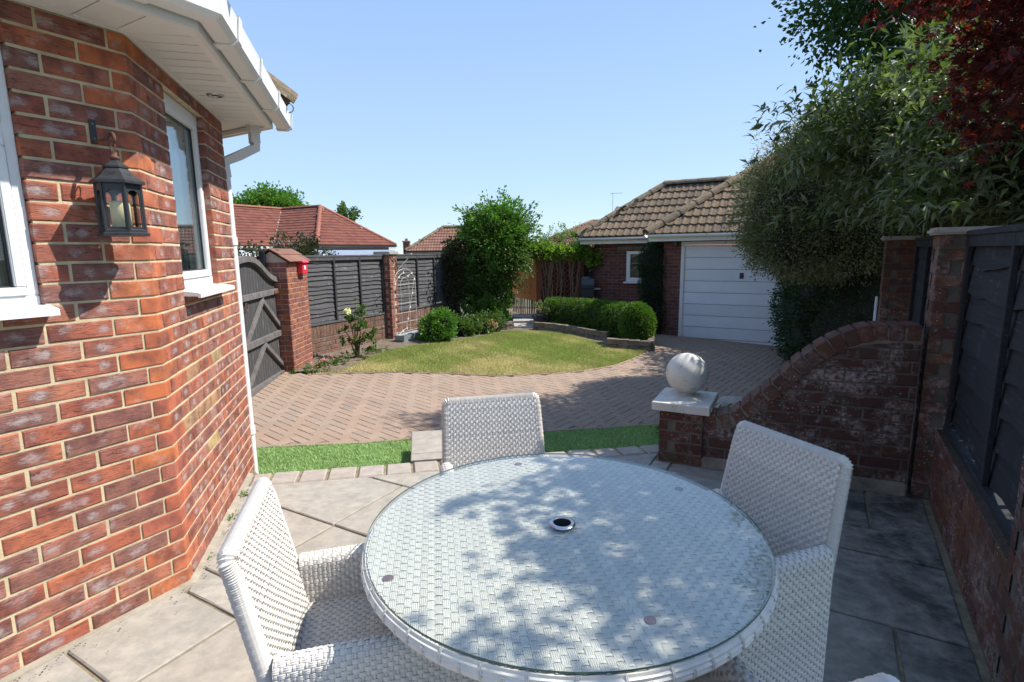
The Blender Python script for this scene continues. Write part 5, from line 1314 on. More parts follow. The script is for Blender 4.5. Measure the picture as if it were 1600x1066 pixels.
# ================================================================== LEFT SIDE: GATE, GATE PILLAR, FENCE
gh = V3(-3.384, 7.849, 0); gd = -az(-6); gN = V3(gd[1], -gd[0], 0)
if gN[0] < 0: gN = -gN
gate = thing('wooden_gate', 'weathered grey ledged and braced gate with a swept top and rusty hinges', 'gate', (gh[0], gh[1], -.16))
gt = lambda s: float(np.interp(s, [0, .05, .25, .37, .48, .626, .82, 1.04, 1.22, 1.4, 1.75], [1.15, 1.15, 1.16, 1.18, 1.215, 1.275, 1.37, 1.44, 1.455, 1.445, 1.40]))
s = .075
while s < 1.72:
    a, b = s, s + .088; m = MB(); P = []
    for o in (-.010, .004):
        P += [gh + gd * (a + .002) + gN * o + UP * -.19, gh + gd * (b - .002) + gN * o + UP * -.19, gh + gd * (b - .002) + gN * o + UP * gt(b), gh + gd * (a + .002) + gN * o + UP * gt(a)]
    m.add(P, [(3, 2, 1, 0), (4, 5, 6, 7), (0, 1, 5, 4), (2, 3, 7, 6), (0, 4, 7, 3), (1, 2, 6, 5)]); bevel(mk('gate_board', m, MT['gate'], gate), .003); s += .092
def rail(n, z0, z1, s0, s1, h=.075, o0=.006, o1=.05, mt='gate_f'):
    m = MB(); P = []
    for o in (o0, o1):
        P += [gh + gd * s0 + gN * o + UP * (z0 - h / 2), gh + gd * s1 + gN * o + UP * (z1 - h / 2), gh + gd * s1 + gN * o + UP * (z1 + h / 2), gh + gd * s0 + gN * o + UP * (z0 + h / 2)]
    m.add(P, [(3, 2, 1, 0), (4, 5, 6, 7), (0, 1, 5, 4), (2, 3, 7, 6), (0, 4, 7, 3), (1, 2, 6, 5)]); bevel(mk(n, m, MT[mt], gate), .003)
rail('rail', 1.018, 1.008, .07, 1.75, .072); rail('rail', .418, .424, .07, 1.75, .08); rail('rail', -.175, -.145, .0, 1.75, .085)
rail('brace', .94, .42, .78, 1.50, .07, .007, .045); rail('brace', .94, .46, .80, .08, .07, .0075, .044); rail('brace', .36, -.10, .83, 1.55, .07, .007, .045); rail('brace', .36, -.11, .835, .08, .07, .0075, .044)
m = MB(); box_on(m, gh, gd, gN, -.01, .07, -.012, .055, -.21, 1.60); m2 = mk('stile', m, MT['gate_f'], gate); bevel(m2, .006, 2)
m = MB(); ss = np.linspace(.07, 1.75, 26); P = []
for o in (-.012, .058):
    for q in ss: P.append(gh + gd * q + gN * o + UP * (gt(q) - .01))
    for q in ss: P.append(gh + gd * q + gN * o + UP * (gt(q) + .062))
k = len(ss); F = []
for i in range(k - 1): F += [(i, k + i, k + i + 1, i + 1), (2 * k + i, 2 * k + i + 1, 3 * k + i + 1, 3 * k + i), (k + i, 3 * k + i, 3 * k + i + 1, k + i + 1), (i, i + 1, 2 * k + i + 1, 2 * k + i)]
m.add(P, F); mk('top_rail', m, MT['gate_f'], gate)
for z in (1.012, -.16):
    m = MB(); box_on(m, gh, gd, gN, -.02, .38, .052, .058, z - .022, z + .022); m.tube([gh - gd * .03 + gN * .05 + UP * (z - .06), gh - gd * .03 + gN * .05 + UP * (z + .06)], .012, 8); mk('hinge', m, MT['rust'], gate)
m = MB(); c = gh + gd * 1.36 + gN * .03 + UP * .90; m.tube([c + gd * .035 * math.cos(t) + UP * .045 * math.sin(t) for t in np.linspace(0, 6.28, 18)], .006, 6, False); mk('ring_handle', m, MT['rust'], gate)

gpil = thing('gate_pillar', 'wide red brick gate pillar with a tiled gabled cap and the red box on it', 'pillar', (-3.4, 8.0, -.17))
px0, px1, py0, py1 = -3.62, -3.17, 7.67, 8.42; zt_ = 1.42
for (O, d, n, L, cp2) in ((V3(px0, py0, 0), V3(1, 0, 0), V3(0, -1, 0), px1 - px0, 120), (V3(px1, py0, 0), V3(0, 1, 0), V3(1, 0, 0), py1 - py0, 180), (V3(px1, py1, 0), V3(-1, 0, 0), V3(0, 1, 0), px1 - px0, 0)):
    lay(gpil, courses(0, L, -.23, 22, off=.0, off2=.1125), O, d, n, MT['brick_g'], cap=cp2, D=.045)
g = MB(); g.box(((px0 + px1) / 2, (py0 + py1) / 2, .595), V3(1, 0, 0), V3(0, 1, 0), UP, (px1 - px0) / 2 - .006, (py1 - py0) / 2 - .006, .823); mk('mortar', g, MT['mortar_p'], gpil)
for sgn in (-1, 1):                         # two slopes of plain tiles, ridge running away from the viewer
    for r_ in range(2):
        for c_ in range(5):
            m = MB(); yc = py0 - .03 + (c_ + .5) * .162; w0_, w1_ = .29 - r_ * .14, .29 - (r_ + 1) * .14 - .03; xm = (px0 + px1) / 2
            a = V3(xm + sgn * w0_, yc, zt_ + .005 + (.29 - w0_) * .62 + .012 * r_); b = V3(xm + sgn * max(w1_, 0), yc, zt_ + .005 + (.29 - max(w1_, 0)) * .62 + .004 * r_)
            d_ = b - a; L_ = np.linalg.norm(d_); d_ /= L_; m.box((a + b) / 2, d_, V3(0, 1, 0), np.cross(d_, V3(0, 1, 0)), L_ / 2, .079, .008); bevel(mk('cap_tile', m, MT['tile_rb'], gpil), .003)
g = MB(); xm = (px0 + px1) / 2; P = []
for y in (py0 + .01, py1 - .01): P += [(px0 - .01, y, zt_ - .005), (px1 + .01, y, zt_ - .005), (xm, y, zt_ + .15)]
g.add(P, [(0, 1, 2), (5, 4, 3), (1, 4, 5, 2), (3, 0, 2, 5), (0, 3, 4, 1)]); mk('cap_mortar', g, MT['mortar_p'], gpil)
# red box
bx = thing('red_box', 'small bright red box fixed to the sunlit side of the gate pillar', 'box', (px1, 8.2, 1.25))
m = MB(); box_on(m, V3(px1, 8.05, 0), V3(0, 1, 0), V3(1, 0, 0), 0, .20, .0, .075, 1.235, 1.40); bevel(mk('body', m, MT['redplastic'], bx), .008, 2)
m = MB(); m.sweep([(-.0, 1.405), (.10, 1.398), (.105, 1.408), (.07, 1.435), (.0, 1.45)], [(V3(px1, 8.03, 0), V3(1, 0, 0)), (V3(px1, 8.27, 0), V3(1, 0, 0))]); mk('lid', m, MT['redplastic'], bx)
m = MB(); box_on(m, V3(px1, 8.05, 0), V3(0, 1, 0), V3(1, 0, 0), .06, .12, .075, .082, 1.30, 1.36); mk('label_plate', m, MT['upvc'], bx)
m = MB(); box_on(m, gh, gd, gN, -.02, .03, -.03, -.02, 1.08, 1.52); 
post = MB(); box_on(post, V3(-3.52, 7.66, 0), V3(1, 0, 0), V3(0, -1, 0), 0, .07, 0, .05, -.2, 1.57); tag(bevel(mk('gate_post', post, MT['fence_d'], None), .008, 2), 'dark wooden post fixed to the shaded face of the gate pillar', 'post')

fL = V3(-3.19, 8.79, 0); fd, fn = az(25), az(115)
def fo(s, o=0, z=0): return fL + fd * s + fn * o + UP * z
lw = thing('fence_wall', 'low red brick wall with an upright top course under the grey fence', 'wall', tuple(fo(2, 0, -.15)))
for (a, b, cpn) in ((-.42, 1.78, 150), (2.02, 4.2, 100)):
    zt_ = .375; lay(lw, courses(a, b, zt_ - .225 - 5 * .075, 5, off=.03, off2=.14), fL, fd, fn, MT['brick_lowwall'], cap=cpn)
    cells = [(s + .004, s + .071, zt_ - .1075, .215, None) for s in np.arange(a, b - .07, .075)]
    lay(lw, cells, fL, fd, fn, MT['brick_lowwall'], cap=50, name='brick')
    core(lw, fL, fd, fn, [(a, b, -.4, zt_ - .003)], MT['mortar_old'], .005, .2)
def gpill(label, s, o0, w, D, z1, capm):
    t = thing('brick_pillar', label, 'pillar', tuple(fo(s + w / 2, 0, -.15))); nc = int((z1 + .3) / .075)
    pier_bricks(t, fo(s + w, o0), -fd, fn, w, D, -.3, nc, MT['brick_g'], MT['mortar_p'], p=.075, cap=100)
    g = MB(); g.box(fo(s + w / 2, o0 - D / 2, -.3 + nc * .075 + .03), fd, fn, UP, w / 2 + .03, D / 2 + .03, .03); bevel(mk('cap', g, capm, t), .01, 2); return t
gpill('red brick pillar between two grey fence panels, behind the white trellis arch', 1.79, .13, .23, .33, 1.56, MT['conc'])
gpill('ivy darkened brick pillar at the far end of the grey fence', 4.1, .12, .25, .33, 1.45, MT['conc'])
lap_panel('grey lap fence panel between the gate pillar and the trellis', 'fence_panel', fo(-.35, -.04), fd, fn, 2.12, .42, 1.47, 14, MT['fence'], MT['batten'], [.05, .80, 1.44, 2.08], 'grey lap fence panels', wave=.009, bw=.04, tilt=.022)
lap_panel('grey lap fence panel beyond the white trellis, partly in the shade of the bush', 'fence_panel', fo(2.03, -.04), fd, fn, 2.05, .42, 1.47, 14, MT['fence'], MT['batten'], [.05, .85, 1.50, 2.0], 'grey lap fence panels', wave=.009, bw=.04, tilt=.022)
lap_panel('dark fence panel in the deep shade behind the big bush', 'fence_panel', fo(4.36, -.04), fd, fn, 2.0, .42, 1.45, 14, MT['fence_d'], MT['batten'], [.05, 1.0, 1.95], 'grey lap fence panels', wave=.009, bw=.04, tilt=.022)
# trellis arch in a trough
MT['cream_wire'] = mat_simple('cream_painted_wire', (.66, .63, .57), .5, 5, .1, .05)
tp = thing('trellis_arch', 'white wire trellis with a rounded top and small flower lights standing in the grey trough', 'trellis', tuple(fo(1.95, .32, -.15)))
def to(s, z): return fo(s, .32, z)
m = MB(); s0, s1, zb_, za = 1.63, 2.33, -.02, .93; sc = (s0 + s1) / 2; rr = (s1 - s0) / 2
m.tube([to(s0, zb_), to(s0, za)] + [to(sc - rr * math.cos(t), za + .30 * math.sin(t)) for t in np.linspace(.15, math.pi - .15, 14)] + [to(s1, za), to(s1, zb_)], .005, 6); mk('outer_wire', m, MT['cream_wire'], tp)
m = MB(); a, b = sc - rr * .38, sc + rr * .38; m.tube([to(a, zb_ - .1), to(a, za)] + [to(sc - rr * .38 * math.cos(t), za + .13 * math.sin(t)) for t in np.linspace(.2, math.pi - .2, 8)] + [to(b, za), to(b, zb_ - .1)], .0035, 5); mk('inner_wire', m, MT['cream_wire'], tp)
for z in np.linspace(.02, .93, 6):
    m = MB(); m.tube([to(s0, z), to(s1, z)], .0035, 5); mk('cross_wire', m, MT['cream_wire'], tp)
bl = [(1.66, .96), (1.78, 1.08), (1.93, 1.16), (2.07, 1.09), (2.2, 1.14), (2.28, 1.02), (2.2, .75), (2.1, .48), (2.02, .26), (1.97, .08), (1.83, -.02 + .06), (1.72, -.02)]
m = MB(); m.tube([to(a, z) + fn * .01 for a, z in bl], .003, 4); mk('light_string', m, MT['upvc'], tp)
for a, z in bl:
    m = MB(); c = to(a, z) + fn * .02
    for q in range(5): t = q * 1.2566; v = fd * math.cos(t) + UP * math.sin(t); w_2 = np.cross(fn, v); m.add([c, c + v * .015 + w_2 * .011, c + v * .030 + fn * .006, c + v * .015 - w_2 * .011], [(0, 1, 2, 3)])
    mk('flower_light', m, MT['petalw'], tp)
tr = thing('trough', 'pale grey plastic trough planter at the foot of the brick pillar', 'planter', tuple(fo(1.9, .42, -.15)))
m = MB(); P = []
for (h, z) in ((.0, -.155), (.03, .0)):
    for (a, b) in ((-1, -1), (1, -1), (1, 1), (-1, 1)): P.append(fo(1.98 + a * (.36 + h), .42 + b * (.09 + h), z - .01))
for (a, b) in ((-1, -1), (1, -1), (1, 1), (-1, 1)): P.append(fo(1.98 + a * (.37), .42 + b * (.10), -.012))
for (a, b) in ((-1, -1), (1, -1), (1, 1), (-1, 1)): P.append(fo(1.98 + a * (.355), .42 + b * (.085), -.045))
F = [(3, 2, 1, 0)]
for k in (0, 4, 8):
    for i in range(4): F.append((k + i, k + (i + 1) % 4, k + 4 + (i + 1) % 4, k + 4 + i))
m.add(P, F); mk('body', m, mat_simple("grey_blue_plastic", (.28, .33, .36), .45, 5, .1, .1), tr)
m = MB(); m.box(fo(1.98, .42, -.048), fd, fn, UP, .35, .08, .004); mk('soil', m, MT['lead'], tr)
# stray wire and bracket over the pillar
m = MB(); m.tube([fo(1.80, .15, 1.50), fo(1.95, .16, 1.38), fo(2.0, .16, 1.15)], .008, 5); m.tube([fo(1.95, .16, 1.18), fo(2.4, .12, 1.42)], .006, 5); tag(mk('cable', m, MT['blackmetal']), 'black cable hanging down the fence pillar to the trellis', 'cable')

# ================================================================== BED EDGING: SPLIT STONE BLOCKS
def stone_wall(label, path, z1, rows, name='stone_edging', closed=False, h=.105, th=.12):
    t = thing(name, label, 'edging', (path[0][0], path[0][1], zd(*path[0])))
    for r_ in range(rows):
        for i in range(len(path) - 1):
            a = V3(*path[i], 0); b = V3(*path[i + 1], 0); L = np.linalg.norm(b - a); k = max(1, round(L / .23)); d = (b - a) / L; n = V3(d[1], -d[0], 0)
            for q in range(k):
                c = a + d * L * (q + .5) / k; c = c + UP * (zd(c[0], c[1]) - .01 + h * (r_ + .5)) + n * R.uniform(-.008, .008)
                m = MB(); hx, hy, hz = L / k / 2 - .004, th / 2, h / 2 - .003; P = []
                for z in (-hz, 0, hz):
                    for (x, y) in ((-1, -1), (0, -1), (1, -1), (1, 1), (0, 1), (-1, 1)): P.append(c + d * (x * hx + R.uniform(-.006, .006)) + n * (y * hy + R.uniform(-.012, .010)) + UP * (z + R.uniform(-.005, .005)))
                F = [(5, 4, 1, 0), (4, 3, 2, 1), (12, 13, 16, 17), (13, 14, 15, 16)]
                for kk in (0, 6):
                    for j in range(6): F.append((kk + j, kk + (j + 1) % 6, kk + 6 + (j + 1) % 6, kk + 6 + j))
                m.add(P, F); mk('stone_block', m, MT['rockwall'], t)
    return t
stone_wall('square cornered low stone block edging round the foot of the box ball', [(2.82, 10.75), (2.58, 9.82), (1.80, 10.06)], 0, 2)
stone_wall('curved low stone block edging between the lawn and the box hedge', [(1.95, 10.75), (1.75, 10.95), (1.40, 11.40), (.98, 11.75), (.50, 11.95)], 0, 2)
stone_wall('short low stone block edging at the left of the stone step', [(.02, 11.95), (-.15, 11.85), (-.55, 11.65)], 0, 2)
stp = thing('stone_step', 'pale stone step slabs leading from the lawn to the orange panel', 'step', (.25, 12.1, -.2))
for i, (y, z) in enumerate(((12.05, -.13), (12.6, -.08), (13.2, -.06))):
    slab('step_slab', [(.05 - .02 * i, y), (.50, y + .02), (.55, y + .5), (.02, y + .5)], z, .09, MT['conc'], stp, .01, .01)

# trellis screens, orange panel and barbecue at the far end
op = thing('wooden_screen', 'orange stained board panel lit by the sun beyond the lawn', 'fence panel', (.3, 14.3, -.2))
oA, oB = V3(.0, 15.1, 0), V3(.63, 13.35, 0); od = (oB - oA); oL = np.linalg.norm(od); od /= oL; onn = V3(-od[1], od[0], 0); onn = onn if onn[0] > 0 else -onn
for i in range(17):
    m = MB(); box_on(m, oA, od, onn, i * oL / 17 + .003, (i + 1) * oL / 17 - .003, 0, .012, .30, 1.42); mk('board', m, MT['orange'], op)
for i in range(14):
    m = MB(); s_ = (i + .5) * oL / 14; m.tube([oA + od * s_ + onn * .03 + UP * -.2, oA + od * (s_ + R.uniform(-.05, .05)) + onn * .03 + UP * .30], .016, 5); mk('pale_stick', m, MT['cane'], op)
m = MB(); box_on(m, oA, od, onn, 0, oL, .014, .05, .78, .86); mk('rail', m, MT['redpost'], op)
for (x, y) in ((.68, 13.3), (1.78, 13.75)):
    m = MB(); box_on(m, V3(x, y, 0), V3(1, 0, 0), V3(0, -1, 0), -.06, .06, -.06, .06, -.3, 1.52); tag(bevel(mk('trellis_post', m, MT['redpost']), .006, 2), 'dark red brown post at the ' + ('left' if x < 1 else 'right') + ' end of the lattice screen', 'post')
lt = thing('lattice_screen', 'diagonal wooden lattice screen covered by bare vine stems', 'trellis', (1.2, 13.5, -.2))
la, lb = V3(.75, 13.33, 0), V3(1.72, 13.72, 0); ld = lb - la; lL = np.linalg.norm(ld); ld /= lL; lnn = V3(ld[1], -ld[0], 0)
for sgn in (-1, 1):
    for c in np.arange(-1.7, 2.8, .13):
        # line s*sgn + c = z-z0 clipped to the frame
        pts = []; z0, z1 = -.05, 1.45
        sa, sb = 0, lL; f = lambda s_: (z0 + c + s_ * 1.0) if sgn > 0 else (z0 + c + 1.0 * (lL - s_))
        q = [(s_, f(s_)) for s_ in np.linspace(sa, sb, 60) if z0 < f(s_) < z1]
        if len(q) > 3: m = MB(); m.beam(la + ld * q[0][0] + lnn * (.006 * sgn) + UP * q[0][1], la + ld * q[-1][0] + lnn * (.006 * sgn) + UP * q[-1][1], .010, .022, up=lnn); mk('lath', m, MT['redpost'], lt)
for (z0, z1, s0, s1) in ((1.42, 1.48, 0, lL), (-.08, -.02, 0, lL)):
    m = MB(); box_on(m, la, ld, lnn, s0, s1, -.02, .02, z0, z1); mk('frame_rail', m, MT['redpost'], lt)
vs = thing('vine', 'leafy yellow green climbing vine trained over the lattice screen with bare stems below', 'climber', (1.2, 13.45, -.2))
m = MB()
for i in range(26):
    a = la + ld * R.uniform(.0, .9) + lnn * R.uniform(.03, .12); pts = [a + UP * -.15]; x = a.copy()
    tx = R.uniform(-.3, .5)
    for k in range(7): x = x + UP * .23 + ld * (tx * .12 + R.uniform(-.05, .05)) + lnn * R.uniform(-.02, .02); pts.append(x.copy())
    m.tube(pts, R.uniform(.008, .018), 5)
mk('stems', m, MT['cane'], vs, kind='stuff')
foliage('leaves', vs, [(.75, 13.35, 1.52, .35, .3, .16), (1.2, 13.5, 1.50, .5, .3, .13), (1.75, 13.6, 1.5, .45, .3, .15), (2.05, 13.5, 1.38, .2, .2, .25), (.45, 13.3, 1.62, .3, .3, .2)], 5200, .075, .065, MT['lf_vine'], shell=.8, clump=.1)
# barbecue
bb = thing('barbecue', 'black lidded barbecue standing beside the garage wall behind the hedge', 'barbecue', (1.95, 13.2, -.2))
m = MB(); pr = [(-.2, .62), (-.2, .72), (-.12, .86), (.08, .90), (.2, .80), (.2, .62)]; m.sweep([(a, b) for a, b in pr], [(V3(1.70, 13.2, 0), V3(0, 1, 0)), (V3(2.0, 13.2, 0), V3(0, 1, 0))]); bevel(mk('lid', m, MT['blackmetal'], bb), .01, 2)
m = MB(); box_on(m, V3(1.85, 13.2, 0), V3(1, 0, 0), V3(0, -1, 0), -.15, .15, -.2, .2, .42, .61); mk('firebox', m, MT['blackmetal'], bb)
m = MB(); box_on(m, V3(2.06, 13.2, 0), V3(1, 0, 0), V3(0, -1, 0), -.045, .10, -.18, .18, .60, .62); mk('side_shelf', m, MT['conc'], bb)
for (a, b) in ((-.14, -.18), (.14, -.18), (-.14, .18), (.14, .18)):
    m = MB(); m.tube([V3(1.85 + a, 13.2 + b, -.24), V3(1.85 + a, 13.2 + b, .42)], .014, 6); mk('leg', m, MT['blackmetal'], bb)
m = MB(); box_on(m, V3(2.02, 13.6, 0), V3(1, 0, 0), V3(0, -1, 0), -.07, .07, -.07, .07, -.3, 1.55); tag(bevel(mk('dark_post', m, MT['fence_d']), .006, 2), 'thick black post against the left corner of the garage', 'post')
m = MB(); box_on(m, V3(1.9, 14.6, 0), V3(1, 0, 0), V3(0, -1, 0), -1.15, .3, -.03, .03, -.3, 1.3); tag(mk('back_panel', m, MT['fence_d']), 'black fence panel behind the barbecue', 'fence panel')
pt_ = thing('plant_pot', 'dark blue grey pot with a pale leaved plant beside the box hedge', 'pot', (.68, 12.3, -.2))
m = MB(); m.lathe([(0, -.20), (.10, -.20), (.15, .08), (.165, .085), (.165, .11), (.14, .11), (.13, .06), (0, .05)], (.68, 12.3, 0), 18); mk('pot', m, mat_simple("blue_grey_glaze", (.07, .085, .12), .35, 5, .2, .1), pt_, True)
foliage('leaves', pt_, [(.68, 12.3, .2, .2, .2, .14)], 420, .07, .05, MT['lf_var'], shell=.9, clump=.05)

# ================================================================== PLANTS IN THE GARDEN
def clipped(name, label, blobs, n, core_=.9, L=.028, W=.018, mat='lf_box', base=None, cat='shrub', **kw):
    b = blobs[0]; t = thing(name, label, cat, base or (b[0], b[1], b[2] - b[5]))
    trunk(t, V3(b[0], b[1], -.33), [V3(b[0], b[1], b[2])], .04); foliage('leaves', t, blobs, n, L, W, MT[mat], shell=.06, clump=.03, rough=.03, up=.2, out=.55, nclump=n // 4, **kw); dense_core(t, blobs, MT['twigs'], core_); return t
clipped('box_ball', 'round clipped box bush in the stone edged corner bed, right side lit yellow green', [(2.45, 10.42, .10, .335, .34, .41)], 17000, .90)
clipped('box_hedge', 'low clipped box hedge curving behind the stone edging, its flat top in the sun', [(0.98, 12.50, 0.08, .33, .33, 0.38), (1.15, 12.40, 0.08, .33, .33, 0.38), (1.32, 12.30, 0.08, .33, .33, 0.38), (1.50, 12.18, 0.08, .33, .33, 0.38), (1.66, 12.05, 0.08, .33, .33, 0.38), (1.80, 11.90, 0.08, .33, .33, 0.38), (1.93, 11.72, 0.08, .33, .33, 0.38), (2.05, 11.55, 0.08, .33, .33, 0.38), (2.15, 11.38, 0.08, .33, .33, 0.38), (2.25, 11.20, 0.08, .33, .33, 0.38), (2.33, 11.05, 0.08, .33, .33, 0.38)], 46000, .90)
clipped('conifer_column', 'dark clipped evergreen column growing against the garage wall beside the door', [(3.20, 12.0, .1, .36, .28, .6), (3.20, 12.02, .75, .36, .28, .6), (3.18, 12.02, 1.28, .36, .27, .44)], 20000, .86, mat='lf_dark')
CSX = .33
tree('climbing_shrub', 'big leafy green shrub hanging over the far end of the grey fence', 'shrub', V3(-.5, 13.2, -.17), [(-.38, 12.8, 1.75, .72, .6, .75), (.0, 12.9, 1.6, .45, .5, .75), (-.72, 12.8, 1.35, .42, .45, .6), (-.25, 12.9, 2.15, .62, .55, .40), (-.45, 13.0, .9, .50, .4, .75), (-.80, 12.9, .5, .42, .4, .55), (-.75, 12.8, 2.0, .35, .35, .35)], 26000, .075, .042, MT['lf_green'], core_=.66, rough=.42, clump=.17, shell=.6, up=.5, tips=[V3(-.6, 12.9, 1.6), V3(-.3, 12.9, 1.5), V3(-.9, 12.9, 1.4)])
t_ = bpy.data.objects.get('climbing_shrub')
foliage('shoots', t_, [(-.3, 12.7, 2.35, .75, .5, .40), (-.8, 12.6, 1.95, .4, .4, .4), (.15, 12.7, 1.95, .42, .4, .5), (-.4, 12.4, 1.8, .6, .3, .5)], 7000, .08, .045, MT['lf_bright'], shell=.9, clump=.12, rough=.5, up=.7)
foliage('ivy', t_, [(-.12, 13.0, .5, .12, .2, .75), (-.45, 12.6, .1, .2, .2, .35), (-.8, 12.5, .2, .4, .2, .3)], 2600, .07, .06, MT['lf_bright'], shell=.8, clump=.07)
iv = thing('ivy', 'dusty reddish ivy swamping the end pillar of the fence', 'climber', (-1.35, 12.5, -.2)); foliage('leaves', iv, [(-1.35, 12.45, .9, .22, .25, .85), (-1.25, 12.4, 1.55, .25, .25, .25)], 4200, .06, .05, MT['lf_bronze'], shell=.6, clump=.08); dense_core(iv, [(-1.35, 12.5, .7, .2, .22, .8)], MT['twigs'], .9)
tree('garden_shrub', 'rounded bright green shrub beside the trough under the grey fence', 'shrub', V3(-1.45, 10.35, -.17), [(-1.50, 10.35, .02, .34, .28, .28), (-1.35, 10.4, .16, .25, .22, .24)], 5200, .06, .030, MT['lf_bright'], core_=.7, trunk_r=.02, rough=.2, clump=.07)
tree('low_shrub', 'low leafy shrub with a rusty patch spilling onto the lawn before the big bush', 'shrub', V3(-.95, 11.2, -.17), [(-1.05, 11.0, -.03, .32, .25, .18), (-.72, 11.35, -.02, .32, .25, .2), (-.45, 11.6, 0, .22, .2, .2)], 5200, .06, .035, MT['lf_green'], core_=.7, trunk_r=.02, rough=.25, clump=.07)
t_ = bpy.data.objects.get('low_shrub'); foliage('rusty_leaves', t_, [(-.5, 11.35, .0, .16, .12, .12)], 500, .05, .03, MT['lf_pink'], shell=.9, clump=.05)
# wild shrub over the vine
ws = thing('wild_shrub', 'thin pale twigs and feathery leaves sticking up behind the vine', 'shrub', (1.2, 14.6, -.2))
m = MB()
for i in range(46): a = V3(R.uniform(.85, 2.3), 16.2 + R.uniform(-.2, .2), .9); m.tube([a, a + V3(R.uniform(-.1, .15), 0, .6), a + V3(R.uniform(-.3, .3), 0, R.uniform(.9, 1.25))], [.009, .007, .004], 4)
mk('twigs', m, MT['cane'], ws, kind='stuff'); foliage('leaves', ws, [(1.5, 16.2, 1.85, .55, .2, .4), (2.1, 16.2, 1.8, .4, .2, .45), (1.0, 16.2, 1.8, .3, .2, .3)], 2600, .06, .03, MT['lf_bright'], shell=.95, clump=.12)
# rose
rs = thing('rose_bush', 'leggy rose bush with one cream bloom in front of the low fence wall', 'rose', (-2.54, 8.62, -.13))
b0 = V3(-2.54, 8.62, -.15); tips = [b0 + V3(-.12, .1, .72), b0 + V3(.02, .05, .90), b0 + V3(.14, .0, .6), b0 + V3(-.22, .05, .45), b0 + V3(.25, .05, .42), b0 + V3(.10, .02, .80)]
trunk(rs, b0, tips, .014, 'stem', MT['bark'], 6, .03)
foliage('leaves', rs, [(p[0], p[1], p[2] - .12, .10, .10, .17) for p in tips] + [(b0[0], b0[1], .18, .2, .15, .15)], 900, .055, .035, MT['lf_green'], shell=.95, clump=.04)
def bloom(parent, c, r, mat, name='bloom'):
    k = 40; P = np.tile(c, (k, 1)) + NR.normal(0, r * .25, (k, 3)); ax, nn, sd = rand_rot(k, .2); V, T = quad_leaf(P, ax, nn, sd, np.full(k, r), np.full(k, r * .9), .3); cc = V.mean(0); return put(name, fastmesh(name, V - cc, None, T), mat, parent, cc)
bloom(rs, b0 + V3(-.13, .08, .76), .055, MT['petal']); bloom(rs, b0 + V3(.02, .05, .95), .025, MT['lf_vine'], 'bud')
# bed flowers and weeds
bf = foliage('bed_flowers', None, [(-2.95, 8.0, -.13, .25, .3, .05), (-2.75, 8.35, -.12, .2, .3, .05)], 190, .028, .02, MT['petalp'], shell=.95, clump=.04); tag(bf, 'pink bedding flowers in the dry bed by the gate pillar', 'flowers', kind='stuff')
bw_ = foliage('bed_weeds', None, [(-2.85, 8.0, -.15, .35, .4, .05), (-2.6, 8.6, -.12, .22, .25, .08), (-3.05, 7.62, -.16, .2, .08, .04), (-2.3, 9.1, -.13, .2, .3, .04), (-3.35, 7.6, -.16, .15, .06, .05)], 1500, .05, .02, MT['lf_green'], shell=.95, clump=.05); tag(bw_, 'small weeds and leaves scattered over the fence bed', 'weeds', kind='stuff')
tree('bronze_shrub', 'bronze green shrub behind the gate pillar in front of the red roof', 'shrub', V3(-4.9, 10.6, -.3), [(-5.0, 10.5, 1.25, .75, .5, .55), (-4.3, 10.6, 1.5, .6, .5, .45), (-5.4, 10.6, 1.0, .6, .5, .6), (-3.9, 10.8, 1.3, .5, .4, .45)], 6000, .075, .045, MT['lf_bronze'], rough=.5, shell=.8, clump=.12, trunk_r=.04, up=.3)
t_ = bpy.data.objects.get('bronze_shrub'); foliage('green_leaves', t_, [(-4.9, 10.4, 1.0, .6, .3, .4)], 1300, .09, .06, MT['lf_bright'], shell=.8, clump=.12)

# ================================================================== RIGHT SIDE GREENERY
tree('variegated_shrub', 'big pale edged small leaved shrub overhanging the right of the garage door', 'shrub', V3(4.9, 7.6, -.45), [(4.05, 7.25, 2.05, 1.02, .9, .92), (4.5, 7.4, 2.6, .88, .8, .68), (4.9, 7.1, 1.9, .9, .9, .9), (3.75, 7.2, 1.62, .66, .7, .46), (5.2, 7.6, 2.7, .8, .8, .7), (4.3, 6.9, 1.7, .8, .6, .6)], 130000, .040, .017, MT['lf_var'], core_=.82, rough=.09, clump=.12, shell=.25, up=.3, trunk_r=.07, tips=[V3(4.4, 7.4, 1.8), V3(4.9, 7.6, 2.2)])
t_ = bpy.data.objects.get('variegated_shrub'); foliage('pink_shoots', t_, [(3.85, 7.1, 2.70, .72, .5, .45), (3.5, 7.2, 2.2, .4, .4, .45), (4.3, 7.4, 3.05, .5, .5, .32)], 9000, .036, .013, MT['lf_pink'], shell=.3, clump=.12, rough=.25, up=.6)
tree('dark_hedge', 'dark evergreen hedge along the right edge of the drive beyond the curved wall', 'hedge', V3(4.9, 8.4, -.45), [(4.55, 7.55, .40, .62, .75, .95), (5.05, 8.7, .45, .65, .9, 1.0), (5.6, 9.8, .5, .65, .9, 1.0), (6.1, 10.8, .5, .6, .9, 1.0), (4.75, 6.9, .45, .85, .75, .95), (5.3, 7.4, .6, .9, .9, 1.1)], 52000, .05, .026, MT['lf_dark'], core_=.86, shell=.2, rough=.08, clump=.1, trunk_r=.06)
